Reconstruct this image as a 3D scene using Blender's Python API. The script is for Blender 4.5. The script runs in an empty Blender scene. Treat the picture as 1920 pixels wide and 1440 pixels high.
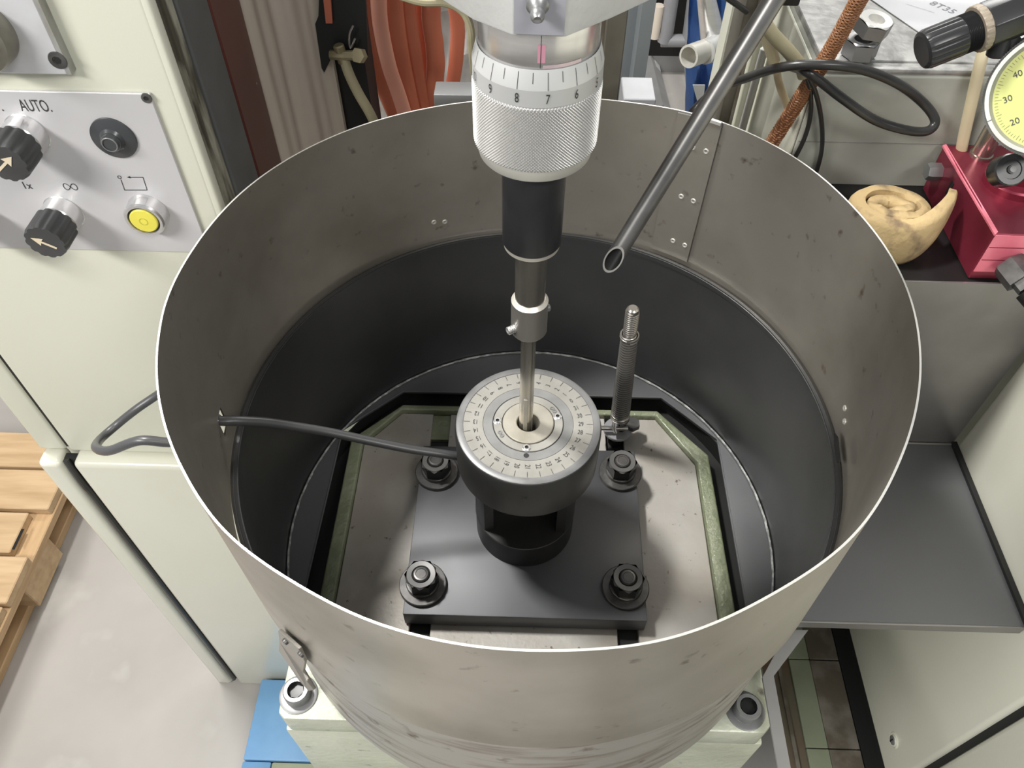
import bpy, bmesh, math, random
from mathutils import Vector, Matrix, noise
PI = math.pi
sc = bpy.context.scene
C = sc.collection
# ------------------------------------------------------------------ camera
CAM_ROT = [[0.999616, -0.024823, 0.012331], [0.026986, 0.770201, -0.63723], [0.006321, 0.637318, 0.770575]]
cd = bpy.data.cameras.new('camera'); cam = bpy.data.objects.new('camera', cd); C.objects.link(cam)
cd.sensor_width = 36.0; cd.lens = 36.0 * 1463 / 1920; cd.clip_start = 0.01
cam.matrix_world = Matrix.Translation((-0.01226, -0.39046, 0.36914)) @ Matrix(CAM_ROT).to_4x4()
sc.camera = cam
# ------------------------------------------------------------------ world, key lamp and fill lights, exposure
sc.view_settings.view_transform = 'Standard'; sc.view_settings.look = 'None'
sc.view_settings.gamma = 1.0; sc.view_settings.use_curve_mapping = False
sc.view_settings.exposure = 0.35
w = bpy.data.worlds.new('hall'); sc.world = w; w.use_nodes = True
w.node_tree.nodes['Background'].inputs['Color'].default_value = (0.93, 0.97, 1.0, 1)
w.node_tree.nodes['Background'].inputs['Strength'].default_value = 0.29
def area(name, loc, target, size, size_y, power, col=(1, 0.985, 0.95)):
    l = bpy.data.lights.new(name, 'AREA'); l.shape = 'RECTANGLE'; l.size = size; l.size_y = size_y
    l.energy = power; l.color = col
    o = bpy.data.objects.new(name, l); C.objects.link(o); o.location = loc
    d = Vector(target) - Vector(loc); o.rotation_euler = d.to_track_quat('-Z', 'Y').to_euler()
    return o
area('key_lamp', (-0.86, 0.40, 1.72), (0, 0, -0.1), 0.30, 0.16, 46)
area('front_fill_left', (-1.7, -1.4, 1.5), (0.2, -0.1, -0.4), 1.3, 0.3, 56)  # unseen fill light, added to brighten faces turned to the left
area('front_fill_right', (1.0, -1.7, 1.9), (0, 0, -0.3), 1.3, 0.3, 24)  # unseen fill added at the right front
area('rear_fill', (0.6, 3.4, 2.4), (0.0, 0.6, -0.6), 2.4, 0.4, 75)  # unseen wide fill added from behind

# ------------------------------------------------------------------ materials
def mat(name, col, rough=0.5, metal=0.0, col2=None, nscale=8.0, npow=(0.35, 0.7), bump=0.0, bscale=60.0,
        rvar=0.0, stretch=(1, 1, 1), spots=None, sscale=30.0, sthr=(0.62, 0.72), spec=0.5, coat=0.0, detail=6.0):
    m = bpy.data.materials.new(name); m.use_nodes = True
    nt = m.node_tree; N = nt.nodes; L = nt.links; b = N['Principled BSDF']
    b.inputs['Roughness'].default_value = rough; b.inputs['Metallic'].default_value = metal
    b.inputs['Base Color'].default_value = (*col, 1)
    b.inputs['Specular IOR Level'].default_value = spec
    if coat: b.inputs['Coat Weight'].default_value = coat; b.inputs['Coat Roughness'].default_value = 0.15
    tc = N.new('ShaderNodeTexCoord'); mp = N.new('ShaderNodeMapping'); mp.inputs['Scale'].default_value = stretch
    L.new(tc.outputs['Object'], mp.inputs['Vector'])
    cur = None
    if col2 is not None:
        n = N.new('ShaderNodeTexNoise'); n.inputs['Scale'].default_value = nscale; n.inputs['Detail'].default_value = detail
        L.new(mp.outputs[0], n.inputs['Vector'])
        r = N.new('ShaderNodeMapRange'); r.inputs['From Min'].default_value = npow[0]; r.inputs['From Max'].default_value = npow[1]
        L.new(n.outputs['Fac'], r.inputs['Value'])
        mx = N.new('ShaderNodeMix'); mx.data_type = 'RGBA'
        mx.inputs['A'].default_value = (*col, 1); mx.inputs['B'].default_value = (*col2, 1)
        L.new(r.outputs['Result'], mx.inputs['Factor']); cur = mx.outputs['Result']
        if rvar:
            rr = N.new('ShaderNodeMapRange'); rr.inputs['From Min'].default_value = 0.3; rr.inputs['From Max'].default_value = 0.7
            rr.inputs['To Min'].default_value = max(0.05, rough - rvar); rr.inputs['To Max'].default_value = min(1, rough + rvar)
            L.new(n.outputs['Fac'], rr.inputs['Value']); L.new(rr.outputs['Result'], b.inputs['Roughness'])
    if spots is not None:
        n2 = N.new('ShaderNodeTexNoise'); n2.inputs['Scale'].default_value = sscale; n2.inputs['Detail'].default_value = 4
        L.new(tc.outputs['Object'], n2.inputs['Vector'])
        r2 = N.new('ShaderNodeMapRange'); r2.inputs['From Min'].default_value = sthr[0]; r2.inputs['From Max'].default_value = sthr[1]
        L.new(n2.outputs['Fac'], r2.inputs['Value'])
        m2 = N.new('ShaderNodeMix'); m2.data_type = 'RGBA'; m2.inputs['A'].default_value = (*col, 1); m2.inputs['B'].default_value = (*spots, 1)
        if cur is not None: L.new(cur, m2.inputs['A'])
        L.new(r2.outputs['Result'], m2.inputs['Factor']); cur = m2.outputs['Result']
    if cur is not None: L.new(cur, b.inputs['Base Color'])
    if bump:
        n3 = N.new('ShaderNodeTexNoise'); n3.inputs['Scale'].default_value = bscale; n3.inputs['Detail'].default_value = 3
        L.new(mp.outputs[0], n3.inputs['Vector'])
        bp = N.new('ShaderNodeBump'); bp.inputs['Strength'].default_value = bump; bp.inputs['Distance'].default_value = 0.002
        L.new(n3.outputs['Fac'], bp.inputs['Height']); L.new(bp.outputs['Normal'], b.inputs['Normal'])
    return m

M_ = {}
M_['sheet'] = mat('bare_sheet_steel', (0.50, 0.465, 0.41), 0.42, 0.8, (0.27, 0.245, 0.205), 6, (0.36, 0.68), rvar=0.08,
                  spots=(0.16, 0.13, 0.10), sscale=70, sthr=(0.66, 0.80))
M_['sheet_edge'] = mat('cut_steel_edge', (0.60, 0.59, 0.55), 0.38, 0.5)
M_['pan_in'] = mat('dark_oily_pan_steel', (0.15, 0.152, 0.156), 0.40, 0.4, (0.11, 0.112, 0.116), 5, (0.35, 0.7), rvar=0.06,
                   spots=(0.20, 0.20, 0.20), sscale=14, sthr=(0.68, 0.8))
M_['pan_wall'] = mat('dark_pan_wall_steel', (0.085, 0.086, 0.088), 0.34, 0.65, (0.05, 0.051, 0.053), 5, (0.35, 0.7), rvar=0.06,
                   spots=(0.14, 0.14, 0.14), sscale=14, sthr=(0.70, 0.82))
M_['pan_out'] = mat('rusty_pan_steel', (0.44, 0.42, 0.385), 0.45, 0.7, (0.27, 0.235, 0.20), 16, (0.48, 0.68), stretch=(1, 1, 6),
                    spots=(0.13, 0.095, 0.075), sscale=38, sthr=(0.62, 0.72))
M_['weld'] = mat('light_seam_sealant', (0.30, 0.30, 0.29), 0.4, 0.3, (0.6, 0.6, 0.58), 120, (0.45, 0.6), bump=0.5, bscale=300)
M_['green'] = mat('green_casting_paint', (0.18, 0.205, 0.12), 0.32, 0.0, (0.27, 0.295, 0.20), 25, (0.4, 0.7), bump=0.9, bscale=150, coat=0.2)
M_['machined'] = mat('ground_table_steel', (0.47, 0.45, 0.42), 0.45, 0.1, (0.33, 0.30, 0.26), 9, (0.36, 0.66), bump=0.12, bscale=240,
                     spots=(0.10, 0.07, 0.05), sscale=150, sthr=(0.67, 0.76))
M_['castpaint'] = mat('pale_green_cast_paint', (0.50, 0.52, 0.42), 0.38, 0.1, (0.40, 0.42, 0.33), 18, (0.4, 0.7), bump=0.45, bscale=140,
                      spots=(0.16, 0.15, 0.11), sscale=40, sthr=(0.68, 0.76), coat=0.2)
M_['black_plate'] = mat('blued_plate_steel', (0.085, 0.086, 0.092), 0.44, 0.25, (0.105, 0.106, 0.112), 10, (0.4, 0.65), rvar=0.06,
                        spots=(0.2, 0.2, 0.2), sscale=160, sthr=(0.78, 0.82))
M_['black_body'] = mat('blackened_body_steel', (0.045, 0.045, 0.045), 0.42, 0.3)
M_['drum'] = mat('blued_drum_steel', (0.05, 0.05, 0.048), 0.40, 0.35, (0.065, 0.065, 0.063), 20)
M_['drum_rim'] = mat('worn_rim_steel', (0.17, 0.17, 0.17), 0.42, 0.5, (0.22, 0.22, 0.22), 60, rvar=0.05)
M_['dial'] = mat('satin_dial_face', (0.29, 0.28, 0.255), 0.46, 0.25, (0.235, 0.225, 0.20), 45, (0.35, 0.65), bump=0.06, bscale=500, rvar=0.08)
M_['dial_grey'] = mat('grey_dial_ring', (0.21, 0.21, 0.205), 0.45, 0.3, (0.17, 0.17, 0.165), 60, (0.35, 0.65))
M_['bushing'] = mat('warm_bushing_steel', (0.33, 0.31, 0.265), 0.44, 0.3, (0.26, 0.24, 0.19), 50, (0.4, 0.7))
M_['bolt'] = mat('blackened_bolt_steel', (0.085, 0.082, 0.08), 0.38, 0.5, (0.13, 0.125, 0.12), 90, (0.4, 0.65))
M_['bolt_face'] = mat('worn_nut_face', (0.15, 0.147, 0.143), 0.4, 0.5)
M_['bolt_side'] = mat('oily_black_steel', (0.025, 0.025, 0.025), 0.35, 0.5)
M_['ink'] = mat('engraved_ink', (0.03, 0.03, 0.03), 0.6)
M_['black'] = mat('matt_black', (0.012, 0.012, 0.012), 0.6)
M_['chrome'] = mat('brushed_chrome', (0.80, 0.79, 0.79), 0.24, 0.85, (0.70, 0.69, 0.69), 30, stretch=(1, 1, 8))
M_['alu'] = mat('satin_chrome_scale', (0.64, 0.64, 0.63), 0.42, 0.35)
M_['alu_grey'] = mat('satin_grey_number_band', (0.50, 0.50, 0.49), 0.45, 0.3)
M_['knurl'] = mat('knurled_chrome', (0.62, 0.61, 0.59), 0.40, 0.5)
M_['ringcream'] = mat('worn_aluminium_ring', (0.66, 0.64, 0.58), 0.42, 0.35)
M_['adapter'] = mat('blued_adapter_steel', (0.055, 0.056, 0.06), 0.3, 0.6, (0.075, 0.075, 0.08), 30)
M_['shaft'] = mat('polished_warm_steel', (0.52, 0.49, 0.43), 0.2, 0.9, (0.44, 0.41, 0.35), 60, stretch=(1, 1, 0.2))
M_['collar'] = mat('turned_collar_steel', (0.36, 0.34, 0.31), 0.36, 0.75)
M_['collar_top'] = mat('bright_chamfer_steel', (0.80, 0.75, 0.66), 0.3, 0.6)
M_['pipe'] = mat('drawn_tube_steel', (0.25, 0.243, 0.235), 0.36, 0.8, (0.18, 0.175, 0.17), 50, stretch=(1, 1, 1))
M_['spring'] = mat('spring_wire_steel', (0.30, 0.285, 0.265), 0.3, 0.8)
M_['rubber'] = mat('black_rubber', (0.03, 0.029, 0.028), 0.3, 0.0, (0.04, 0.039, 0.037), 60)
M_['grey_cable'] = mat('dark_grey_cable', (0.06, 0.06, 0.062), 0.36)
M_['cream'] = mat('cream_cabinet_paint', (0.66, 0.66, 0.555), 0.42, 0.0, (0.63, 0.63, 0.52), 4, bump=0.05, bscale=400)
M_['cream_gloss'] = mat('glossy_cream_paint', (0.66, 0.655, 0.56), 0.24, 0.0, (0.63, 0.62, 0.52), 4, bump=0.05, bscale=200, coat=0.3)
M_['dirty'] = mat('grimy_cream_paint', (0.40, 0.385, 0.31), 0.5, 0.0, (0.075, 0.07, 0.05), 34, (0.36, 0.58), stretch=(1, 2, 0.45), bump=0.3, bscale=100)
M_['grey_paint'] = mat('grey_machine_paint', (0.115, 0.12, 0.12), 0.45, 0.0, (0.10, 0.10, 0.10), 30)
M_['red_brown'] = mat('red_brown_paint', (0.125, 0.038, 0.03), 0.3, 0.1, (0.075, 0.025, 0.022), 5, spots=(0.4, 0.38, 0.36), sscale=70, sthr=(0.74, 0.76))
M_['beige'] = mat('beige_way_cover', (0.66, 0.58, 0.49), 0.45, 0.0, (0.58, 0.50, 0.42), 5, (0.35, 0.7), stretch=(3, 3, 0.6))
M_['panel'] = mat('anodised_panel', (0.60, 0.59, 0.60), 0.42, 0.25, (0.56, 0.55, 0.55), 6, (0.4, 0.7))
M_['panel2'] = mat('scuffed_panel_metal', (0.68, 0.68, 0.70), 0.38, 0.3, (0.50, 0.49, 0.48), 14, (0.45, 0.7))
M_['panel_edge'] = mat('panel_edge_metal', (0.40, 0.40, 0.38), 0.5, 0.3, (0.28, 0.27, 0.24), 40)
M_['knob'] = mat('grey_black_plastic', (0.055, 0.055, 0.057), 0.45, 0.0, (0.04, 0.04, 0.04), 40)
M_['rubber_btn'] = mat('glossy_black_rubber', (0.05, 0.053, 0.056), 0.25)
M_['tan'] = mat('faded_cream_marking', (0.68, 0.58, 0.42), 0.5)
M_['yellow'] = mat('yellow_lens_plastic', (0.78, 0.70, 0.10), 0.35, 0.0, (0.70, 0.62, 0.08), 60)
M_['yellow_dark'] = mat('yellow_ring_print', (0.45, 0.42, 0.06), 0.4)
M_['concrete'] = mat('grey_concrete', (0.36, 0.335, 0.31), 0.5, 0.0, (0.29, 0.272, 0.25), 3.0, (0.35, 0.65), bump=0.1, bscale=60,
                     spots=(0.46, 0.435, 0.40), sscale=6, sthr=(0.55, 0.75))
M_['wood'] = mat('pine_boards', (0.50, 0.35, 0.20), 0.6, 0.0, (0.38, 0.25, 0.13), 6, (0.35, 0.7), stretch=(1, 9, 9), bump=0.15, bscale=20)
M_['wood_y'] = mat('pine_runners', (0.52, 0.35, 0.19), 0.6, 0.0, (0.38, 0.24, 0.12), 6, (0.35, 0.7), stretch=(9, 1, 9), bump=0.15, bscale=20)
M_['blue'] = mat('blue_floor_paint', (0.12, 0.265, 0.46), 0.45, 0.0, (0.16, 0.33, 0.54), 8, (0.35, 0.65), bump=0.3, bscale=60,
                 spots=(0.6, 0.68, 0.72), sscale=22, sthr=(0.72, 0.76))
M_['pale_green'] = mat('pale_green_paint', (0.27, 0.30, 0.21), 0.55, 0.0, (0.19, 0.215, 0.145), 12, bump=0.1)
M_['brown_dirt'] = mat('oily_brown_metal', (0.12, 0.10, 0.075), 0.5, 0.1, (0.27, 0.245, 0.21), 22, (0.45, 0.72), bump=0.3, bscale=60)
M_['brown_red'] = mat('rust_brown_metal', (0.13, 0.115, 0.08), 0.55, 0.0, (0.14, 0.085, 0.055), 5, (0.5, 0.65))
M_['tray'] = mat('dark_tray_steel', (0.14, 0.143, 0.148), 0.42, 0.35, (0.16, 0.163, 0.168), 6, rvar=0.05)
M_['tray_wall'] = mat('bare_tray_steel', (0.30, 0.29, 0.285), 0.34, 0.7, (0.23, 0.22, 0.215), 9, (0.4, 0.7), rvar=0.08)
M_['apron'] = mat('grey_apron_paint', (0.27, 0.265, 0.26), 0.5, 0.2, (0.22, 0.215, 0.21), 12)
M_['boxpaint'] = mat('grey_green_cast_box', (0.42, 0.425, 0.37), 0.45, 0.0, (0.37, 0.375, 0.33), 7, (0.35, 0.7), bump=0.15, bscale=90)
M_['boxtop'] = mat('scraped_cast_top', (0.44, 0.435, 0.415), 0.45, 0.15, (0.30, 0.295, 0.28), 70, (0.42, 0.62), bump=0.3, bscale=120)
M_['paper'] = mat('white_paper', (0.82, 0.82, 0.84), 0.7)
M_['pencil'] = mat('grey_print', (0.33, 0.33, 0.36), 0.7)
M_['nut'] = mat('dull_nut_steel', (0.30, 0.30, 0.30), 0.36, 0.7)
M_['nut_top'] = mat('bright_nut_face', (0.72, 0.71, 0.68), 0.32, 0.4)
M_['braid'] = mat('brown_braided_hose', (0.17, 0.065, 0.03), 0.5)
M_['braid_light'] = mat('light_braid_yarn', (0.27, 0.12, 0.05), 0.5)
M_['tube_cream'] = mat('yellowed_tubing', (0.66, 0.57, 0.38), 0.4, 0.0, (0.50, 0.40, 0.22), 18, (0.45, 0.75))
M_['tube_olive'] = mat('olive_grey_hose', (0.30, 0.27, 0.17), 0.45, 0.0, (0.44, 0.39, 0.25), 18)
M_['red_ano'] = mat('red_anodised_aluminium', (0.23, 0.028, 0.05), 0.30, 0.5, (0.17, 0.02, 0.036), 14)
M_['red_wear'] = mat('worn_red_edge', (0.80, 0.24, 0.30), 0.4, 0.2, (0.70, 0.14, 0.2), 30)
M_['regulator'] = mat('black_regulator_plastic', (0.022, 0.022, 0.023), 0.28)
M_['ring_tan'] = mat('tan_plastic_ring', (0.27, 0.225, 0.17), 0.5)
M_['gauge_face'] = mat('pale_yellow_dial', (0.46, 0.48, 0.15), 0.55)
M_['gauge_rim'] = mat('worn_gauge_bezel', (0.33, 0.33, 0.31), 0.32, 0.4)
M_['sponge'] = mat('dirty_yellow_felt', (0.52, 0.385, 0.20), 0.9, 0.0, (0.42, 0.31, 0.165), 20, (0.35, 0.65), bump=0.6, bscale=130,
                   spots=(0.22, 0.16, 0.10), sscale=45, sthr=(0.53, 0.68), spec=0.1)
M_['orange'] = mat('orange_lay_flat_hose', (0.62, 0.185, 0.105), 0.42, 0.0, (0.52, 0.13, 0.07), 12, (0.4, 0.65))
M_['orange_lit'] = mat('lit_orange_hose', (0.95, 0.46, 0.34), 0.5, 0.0, (0.90, 0.38, 0.27), 14)  # paler copy of the hose orange, with the light put into its colour
M_['plastic'] = mat('crinkled_plastic_film', (0.72, 0.71, 0.69), 0.3, 0.0, (0.55, 0.54, 0.52), 22, (0.4, 0.62), bump=0.9, bscale=35)
M_['brass'] = mat('tarnished_brass', (0.22, 0.18, 0.10), 0.4, 0.5, (0.34, 0.29, 0.18), 40)
M_['dark_post'] = mat('dark_olive_steel', (0.13, 0.12, 0.095), 0.45, 0.3, (0.10, 0.09, 0.07), 30)
M_['grey_block'] = mat('light_grey_block', (0.30, 0.30, 0.315), 0.5, 0.2, (0.27, 0.27, 0.28), 40)
M_['steel_block'] = mat('ground_steel_block', (0.22, 0.22, 0.22), 0.4, 0.5)
M_['slate'] = mat('slate_grey_paint', (0.19, 0.21, 0.22), 0.5)
M_['blue_film'] = mat('blue_plastic_sheet', (0.05, 0.125, 0.33), 0.38, 0.0, (0.10, 0.19, 0.42), 6, (0.35, 0.65), bump=0.5, bscale=18)
M_['white_pipe'] = mat('white_conduit', (0.80, 0.80, 0.77), 0.3)
M_['pink'] = mat('pink_marker_ink', (0.62, 0.30, 0.38), 0.4, 0.3)
M_['pink_faint'] = mat('faint_pink_ink', (0.62, 0.50, 0.52), 0.35, 0.5)
M_['wall'] = mat('hall_wall_paint', (0.55, 0.54, 0.50), 0.8)

# ------------------------------------------------------------------ mesh helpers
def bx(bm, lo, hi):
    vs = [bm.verts.new((x, y, z)) for x in (lo[0], hi[0]) for y in (lo[1], hi[1]) for z in (lo[2], hi[2])]
    for f in ((0, 1, 3, 2), (4, 6, 7, 5), (0, 4, 5, 1), (2, 3, 7, 6), (0, 2, 6, 4), (1, 5, 7, 3)):
        bm.faces.new([vs[i] for i in f])
def box(lo, hi):
    bm = bmesh.new(); bx(bm, lo, hi); return bm
def frame(d):
    d = Vector(d).normalized(); u = Vector((0, 0, 1)) if abs(d.z) < 0.9 else Vector((1, 0, 0))
    a = u.cross(d).normalized(); return a, d.cross(a), d
def lathe(prof, axis=(0, 0, 1), org=(0, 0, 0), n=64, bm=None, closed=False, phase=0.0, mats=None):
    """prof: list of (radius, height along axis)"""
    bm = bm or bmesh.new(); a, b, d = frame(axis); org = Vector(org); rings = []
    for r, h in prof:
        if r <= 1e-6: rings.append([bm.verts.new(org + d * h)])
        else: rings.append([bm.verts.new(org + d * h + a * r * math.cos(phase + 2 * PI * k / n) + b * r * math.sin(phase + 2 * PI * k / n)) for k in range(n)])
    pairs = list(zip(rings, rings[1:]))
    if closed: pairs.append((rings[-1], rings[0]))
    for q, (R, S) in enumerate(pairs):
        for k in range(n):
            k2 = (k + 1) % n
            if len(R) == 1 and len(S) == 1: continue
            if len(R) == 1: f = bm.faces.new((R[0], S[k2], S[k]))
            elif len(S) == 1: f = bm.faces.new((R[k], R[k2], S[0]))
            else: f = bm.faces.new((R[k], R[k2], S[k2], S[k]))
            if mats: f.material_index = mats[q]
    return bm
def cyl(p0, p1, r, n=24, r2=None, bev=0.0, bm=None, phase=0.0):
    p0 = Vector(p0); h = (Vector(p1) - p0).length; r2 = r if r2 is None else r2
    pr = [(0, 0), (r - bev, 0), (r, bev), (r2, h - bev), (r2 - bev, h), (0, h)] if bev else [(0, 0), (r, 0), (r2, h), (0, h)]
    return lathe(pr, Vector(p1) - p0, p0, n, bm, phase=phase)
def spline(pts, sub=8):
    P = [Vector(p) for p in pts]
    if len(P) < 3 or sub <= 1: return P
    P = [2 * P[0] - P[1]] + P + [2 * P[-1] - P[-2]]; out = []
    for i in range(1, len(P) - 2):
        for k in range(sub):
            t = k / sub; a, b, c, d = P[i - 1], P[i], P[i + 1], P[i + 2]
            out.append(0.5 * ((2 * b) + (c - a) * t + (2 * a - 5 * b + 4 * c - d) * t * t + (3 * b - a - 3 * c + d) * t ** 3))
    out.append(P[-2]); return out
def tube(pts, r, n=12, sub=8, bm=None, flat=1.0, up=None, caps=True, rfun=None):
    """swept tube; flat squashes the second axis"""
    bm = bm or bmesh.new(); P = spline(pts, sub); rings = []; ref = Vector(up) if up else None; prev = None
    for i, p in enumerate(P):
        d = (P[min(i + 1, len(P) - 1)] - P[max(i - 1, 0)]).normalized()
        if ref is not None: a = (ref - d * ref.dot(d)).normalized()
        elif prev is None: a = frame(d)[0]
        else: a = (prev - d * prev.dot(d)).normalized()
        prev = a; b = d.cross(a); rr = r if rfun is None else rfun(i / (len(P) - 1)) * r
        rings.append([bm.verts.new(p + a * rr * math.cos(2 * PI * k / n) + b * rr * flat * math.sin(2 * PI * k / n)) for k in range(n)])
    for R, S in zip(rings, rings[1:]):
        for k in range(n): bm.faces.new((R[k], R[(k + 1) % n], S[(k + 1) % n], S[k]))
    if caps: bm.faces.new(rings[0][::-1]); bm.faces.new(rings[-1])
    return bm
def prism(poly, z0, z1, bm=None, hole=None):
    """poly: list of (x, y) ; vertical prism"""
    bm = bm or bmesh.new(); n = len(poly)
    A = [bm.verts.new((p[0], p[1], z0)) for p in poly]; B = [bm.verts.new((p[0], p[1], z1)) for p in poly]
    bm.faces.new(A[::-1]); bm.faces.new(B)
    for k in range(n): bm.faces.new((A[k], A[(k + 1) % n], B[(k + 1) % n], B[k]))
    return bm
def prism3(poly, off, bm=None):
    """planar polygon in 3D pushed by the vector off"""
    bm = bm or bmesh.new(); off = Vector(off); n = len(poly)
    A = [bm.verts.new(p) for p in poly]; B = [bm.verts.new(Vector(p) + off) for p in poly]
    bm.faces.new(A[::-1]); bm.faces.new(B)
    for k in range(n): bm.faces.new((A[k], A[(k + 1) % n], B[(k + 1) % n], B[k]))
    return bm
def clipx(poly, xmin, xmax):
    def half(P, x, s):
        out = []
        for i, a in enumerate(P):
            b = P[(i + 1) % len(P)]; ia = s * (a[0] - x) >= 0; ib = s * (b[0] - x) >= 0
            if ia: out.append(a)
            if ia != ib:
                t = (x - a[0]) / (b[0] - a[0]); out.append((x, a[1] + t * (b[1] - a[1])))
        return out
    return half(half(poly, xmin, 1), xmax, -1)
def bevel(bm, w, seg=2, ang=30):
    bmesh.ops.recalc_face_normals(bm, faces=bm.faces)
    es = [e for e in bm.edges if len(e.link_faces) == 2 and e.calc_face_angle(0) > math.radians(ang)]
    bmesh.ops.bevel(bm, geom=es, offset=w, segments=seg, profile=0.5, affect='EDGES', clamp_overlap=True)
    return bm
def txt(bm, s, size, o, xd, yd, sx=1.0, lift=0.0002, center=True, weight=0.0):
    """flat lettering lying in the plane (xd, yd)"""
    cu = bpy.data.curves.new('lettering', 'FONT'); cu.body = s; cu.size = size; cu.offset = weight; cu.resolution_u = 3
    if center: cu.align_x = 'CENTER'; cu.align_y = 'CENTER'
    ob = bpy.data.objects.new('lettering', cu); C.objects.link(ob)
    dg = bpy.context.evaluated_depsgraph_get(); me = bpy.data.meshes.new_from_object(ob.evaluated_get(dg))
    xd = Vector(xd).normalized(); yd = Vector(yd).normalized(); nn = xd.cross(yd); o = Vector(o)
    vs = [bm.verts.new(o + xd * v.co.x * sx + yd * v.co.y + nn * lift) for v in me.vertices]
    for p in me.polygons:
        try: bm.faces.new([vs[i] for i in p.vertices])
        except ValueError: pass
    bpy.data.objects.remove(ob); bpy.data.curves.remove(cu); bpy.data.meshes.remove(me)
    return bm
def strokes(bm, P, wd, nn, lift=0.0002):
    """flat polyline of width wd in the plane with normal nn"""
    nn = Vector(nn).normalized()
    for a, b in zip(P, P[1:]):
        a = Vector(a); b = Vector(b); d = (b - a).normalized(); s = nn.cross(d) * wd / 2; a = a - d * wd * .4; b = b + d * wd * .4
        bm.faces.new([bm.verts.new(q + nn * lift) for q in (a - s, b - s, b + s, a + s)])
    return bm
def obj(name, bm, m, parent=None, label=None, smooth=32, recenter=False, fix=True):
    if fix: bmesh.ops.recalc_face_normals(bm, faces=bm.faces)
    for f in bm.faces: f.smooth = True
    for e in bm.edges:
        if len(e.link_faces) == 2 and e.calc_face_angle(0) > math.radians(smooth): e.smooth = False
    me = bpy.data.meshes.new(name)
    loc = None
    if parent is None and len(bm.verts):
        c = [(min(v.co[i] for v in bm.verts), max(v.co[i] for v in bm.verts)) for i in range(3)]
        loc = Vector(((c[0][0] + c[0][1]) / 2, (c[1][0] + c[1][1]) / 2, c[2][0]))
        for v in bm.verts: v.co -= loc
    bm.to_mesh(me); bm.free()
    for q in (m if isinstance(m, (list, tuple)) else [m]): me.materials.append(M_[q])
    o = bpy.data.objects.new(name, me); C.objects.link(o)
    if loc is not None: o.location = loc
    if parent is not None:
        o.parent = parent
        if parent.type == 'EMPTY': o.matrix_parent_inverse = Matrix.Translation(-parent.location)
        elif parent.parent is None: o.matrix_parent_inverse = Matrix.Translation(-parent.location)
    if label: o['label'] = label
    return o
def thing(name, label, cat, loc, group=None):
    o = bpy.data.objects.new(name, None); C.objects.link(o); o.location = loc; o.empty_display_size = 0.02
    o['label'] = label; o['category'] = cat
    if group: o['group'] = group
    return o
def tag(o, label, cat, group=None):
    o['label'] = label; o['category'] = cat
    if group: o['group'] = group
    return o
def struct(o): o['kind'] = 'structure'; return o
def V(*a): return Vector(a)

FLOOR = -1.25
# ------------------------------------------------------------------ the setting
struct(obj('floor', box((-4, -3, FLOOR - 0.05), (4, 4.5, FLOOR)), 'concrete'))
struct(obj('wall_back', box((-4, 4.5, FLOOR), (4, 4.6, 2.6)), 'wall'))

# ------------------------------------------------------------------ splash guard: upper sheet ring
RIM = [(-175.9, .252), (-166.9, .2517), (-142.6, .2524), (-131.6, .2534), (-119.3, .2515), (-109., .2515), (-99.7, .2507), (-87.9, .2495),
       (-75.8, .2496), (-61.6, .2466), (-47.7, .2466), (-32.1, .2439), (-15.1, .2454), (4.5, .2506), (22.2, .2547), (39.3, .2596),
       (56.5, .2586), (74.4, .2489), (96.4, .2425), (112.1, .2431), (132.8, .2471), (153.1, .2502), (171.6, .2505)]
def rimr(a):
    a = (a + 180) % 360 - 180; R = [(RIM[-1][0] - 360, RIM[-1][1])] + RIM + [(RIM[0][0] + 360, RIM[0][1])]
    R = [(RIM[-2][0] - 360, RIM[-2][1])] + R + [(RIM[1][0] + 360, RIM[1][1])]
    for i in range(1, len(R) - 2):
        if R[i][0] <= a <= R[i + 1][0]:
            t = (a - R[i][0]) / (R[i + 1][0] - R[i][0]); p0, p1, p2, p3 = R[i - 1][1], R[i][1], R[i + 1][1], R[i + 2][1]
            return 0.5 * (2 * p1 + (p2 - p0) * t + (2 * p0 - 5 * p1 + 4 * p2 - p3) * t * t + (3 * p1 - p0 - 3 * p2 + p3) * t ** 3)
    return .25
def gr(a, z):                                # guard radius: the rim is slightly out of round, the foot nearly round
    t = min(1, max(0, -z / 0.165)); return rimr(a) * (1 - t) + (0.2495 + 0.25 * (rimr(a) - .2495)) * t
def sheet_bm(a0, a1, z0, z1, dr, th, na, nz, skip=None, full=False, rf=gr, out_mat=0, in_mat=0, z0f=None):
    bm = bmesh.new(); cols = []
    for i in range(na if full else na + 1):
        a = a0 + (a1 - a0) * i / na; col = []
        for s in (0, 1):
            row = []
            for j in range(nz + 1):
                zb = z0 if z0f is None else z0f(a)
                z = zb + (z1 - zb) * j / nz; r = rf(a, z) + dr + (th if s else 0)
                row.append(bm.verts.new((r * math.cos(math.radians(a)), r * math.sin(math.radians(a)), z)))
            col.append(row)
        cols.append(col)
    m = len(cols)
    for i in range(na):
        A = cols[i]; B = cols[(i + 1) % m]
        for j in range(nz):
            if skip and skip(i, j): continue
            f = bm.faces.new((A[0][j], A[0][j + 1], B[0][j + 1], B[0][j])); f.material_index = in_mat
            f = bm.faces.new((A[1][j], B[1][j], B[1][j + 1], A[1][j + 1])); f.material_index = out_mat
        for j, q in ((0, 1), (nz, 0)):
            f = bm.faces.new((A[0][j], B[0][j], B[1][j], A[1][j])); f.material_index = 2 if out_mat or in_mat else 1
    if not full:
        for A in (cols[0], cols[-1]):
            for j in range(nz): bm.faces.new((A[0][j], A[0][j + 1], A[1][j + 1], A[1][j])).material_index = 2 if out_mat or in_mat else 1
    return bm
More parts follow.
